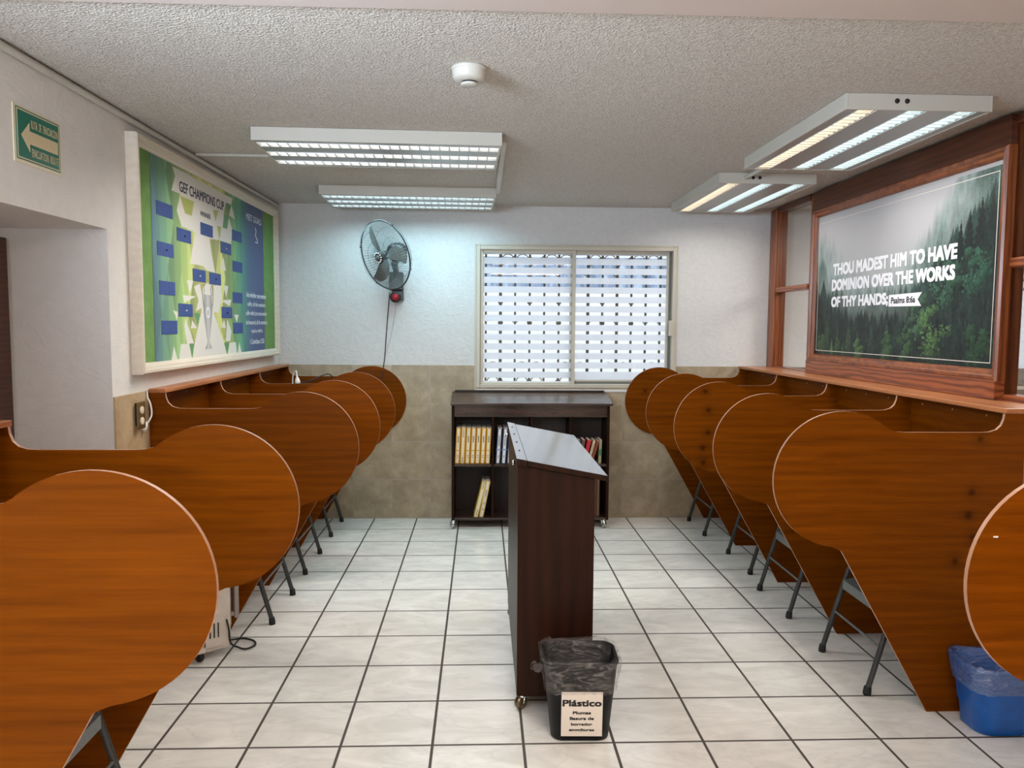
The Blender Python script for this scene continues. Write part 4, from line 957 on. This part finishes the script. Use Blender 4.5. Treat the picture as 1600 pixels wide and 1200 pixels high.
                       (.14, .0, .13, (84, 118, 68)), (.07, .0, .11, (76, 108, 64)), (.22, .0, .10, (66, 98, 58))): conifer(c, b, h, q)
    def leafy(c, base, h, wd, colr, r, n=460):
        lobes = [(c+r.uniform(-.5, .5)*wd*math.sin(PI*(.25+.7*(1-t_))), base+h*(.12+.82*t_), wd*.30*(1.15-.6*t_)) for t_ in np.linspace(0, 1, 11)]
        for _ in range(n):
            lx, ly, lr = lobes[r.integers(len(lobes))]; du, dv = r.normal(0, .5), r.normal(0, .5); cu, cv = lx+du*lr, ly+dv*lr*1.3; rad = r.uniform(.002, .0055)
            i0, i1 = max(int((cv-rad*1.6)*H), 0), int((cv+rad*1.6)*H)+1; j0, j1 = max(int((cu-rad)*W), 0), int((cu+rad)*W)+1
            sub = img[i0:i1, j0:j1]
            if sub.size == 0: continue
            hh, ww = sub.shape[:2]; m = ((u[:, j0:j0+ww]-cu)/rad)**2+((v[i0:i0+hh]-cv)/(rad*1.6))**2 < 1
            b = r.uniform(.55, 1.05)*np.clip(.75+.55*dv-.35*du, .2, 1.5)
            sub[m] = .35*sub[m]+.65*np.clip(np.array(lin(colr))*b, 0, 1)
    r = np.random.default_rng(21)
    for c, b, h, wd, q in ((.78, .30, .28, .11, (66, 110, 84)), (.91, .36, .24, .10, (56, 100, 78)), (.66, .14, .24, .08, (74, 112, 80)), (.74, .02, .30, .13, (92, 130, 74)), (.60, .0, .2, .07, (66, 100, 64)), (.50, .0, .17, .06, (70, 104, 66)), (.33, .0, .12, .05, (84, 122, 72)), (.93, .0, .2, .09, (52, 86, 58)), (.99, .05, .2, .06, (48, 78, 56)), (.06, .02, .12, .05, (70, 104, 62))): leafy(c, b, h, wd, q, r)
    img[int(.972*H):] = lin((190, 188, 190))
    return np.clip(img*.80, 0, 1)
XQ = XR-.012
print_sheet('printed_poster', po, forest_print(), (XQ, 5.104, 1.335), (0, -1, 0), (0, 0, 1), 1.842, .91, printmat('forest_print'), .003)
mY = (0, -1, 0)
def ptxt(body, y, z, w_, h_, mat='whiteink', bold=.045): text_part(body, po, (XQ-.0004, y, z), mY, Z1, w_, h_, mat, bold=bold, thick=.0012)
ptxt('THOU MADEST HIM TO HAVE', 4.86, 1.842, 1.285, .075)
ptxt('DOMINION OVER THE WORKS', 4.87, 1.745, 1.285, .073)
ptxt('OF THY HANDS;', 4.87, 1.634, .69, .076)
ribn = [(4.17, 1.632), (3.855, 1.628), (3.89, 1.662), (3.852, 1.698), (4.17, 1.695)]
rb_ = MB().prism(ribn, lambda a, b, k_: (XQ-.0004-.0012*k_, a, b)).build('ribbon', 'whiteink', po, local=False)
text_part('Psalms 8:6a', rb_, (XQ-.0018, 4.145, 1.647), mY, Z1, .235, .034, 'ink', bold=.02)
moulding(po, 'border_line', 'paper', 3.30, 5.075, 1.363, 2.196, [(0, .0004), (0, .001), (.0035, .001), (.0035, .0004)], -1, XQ)
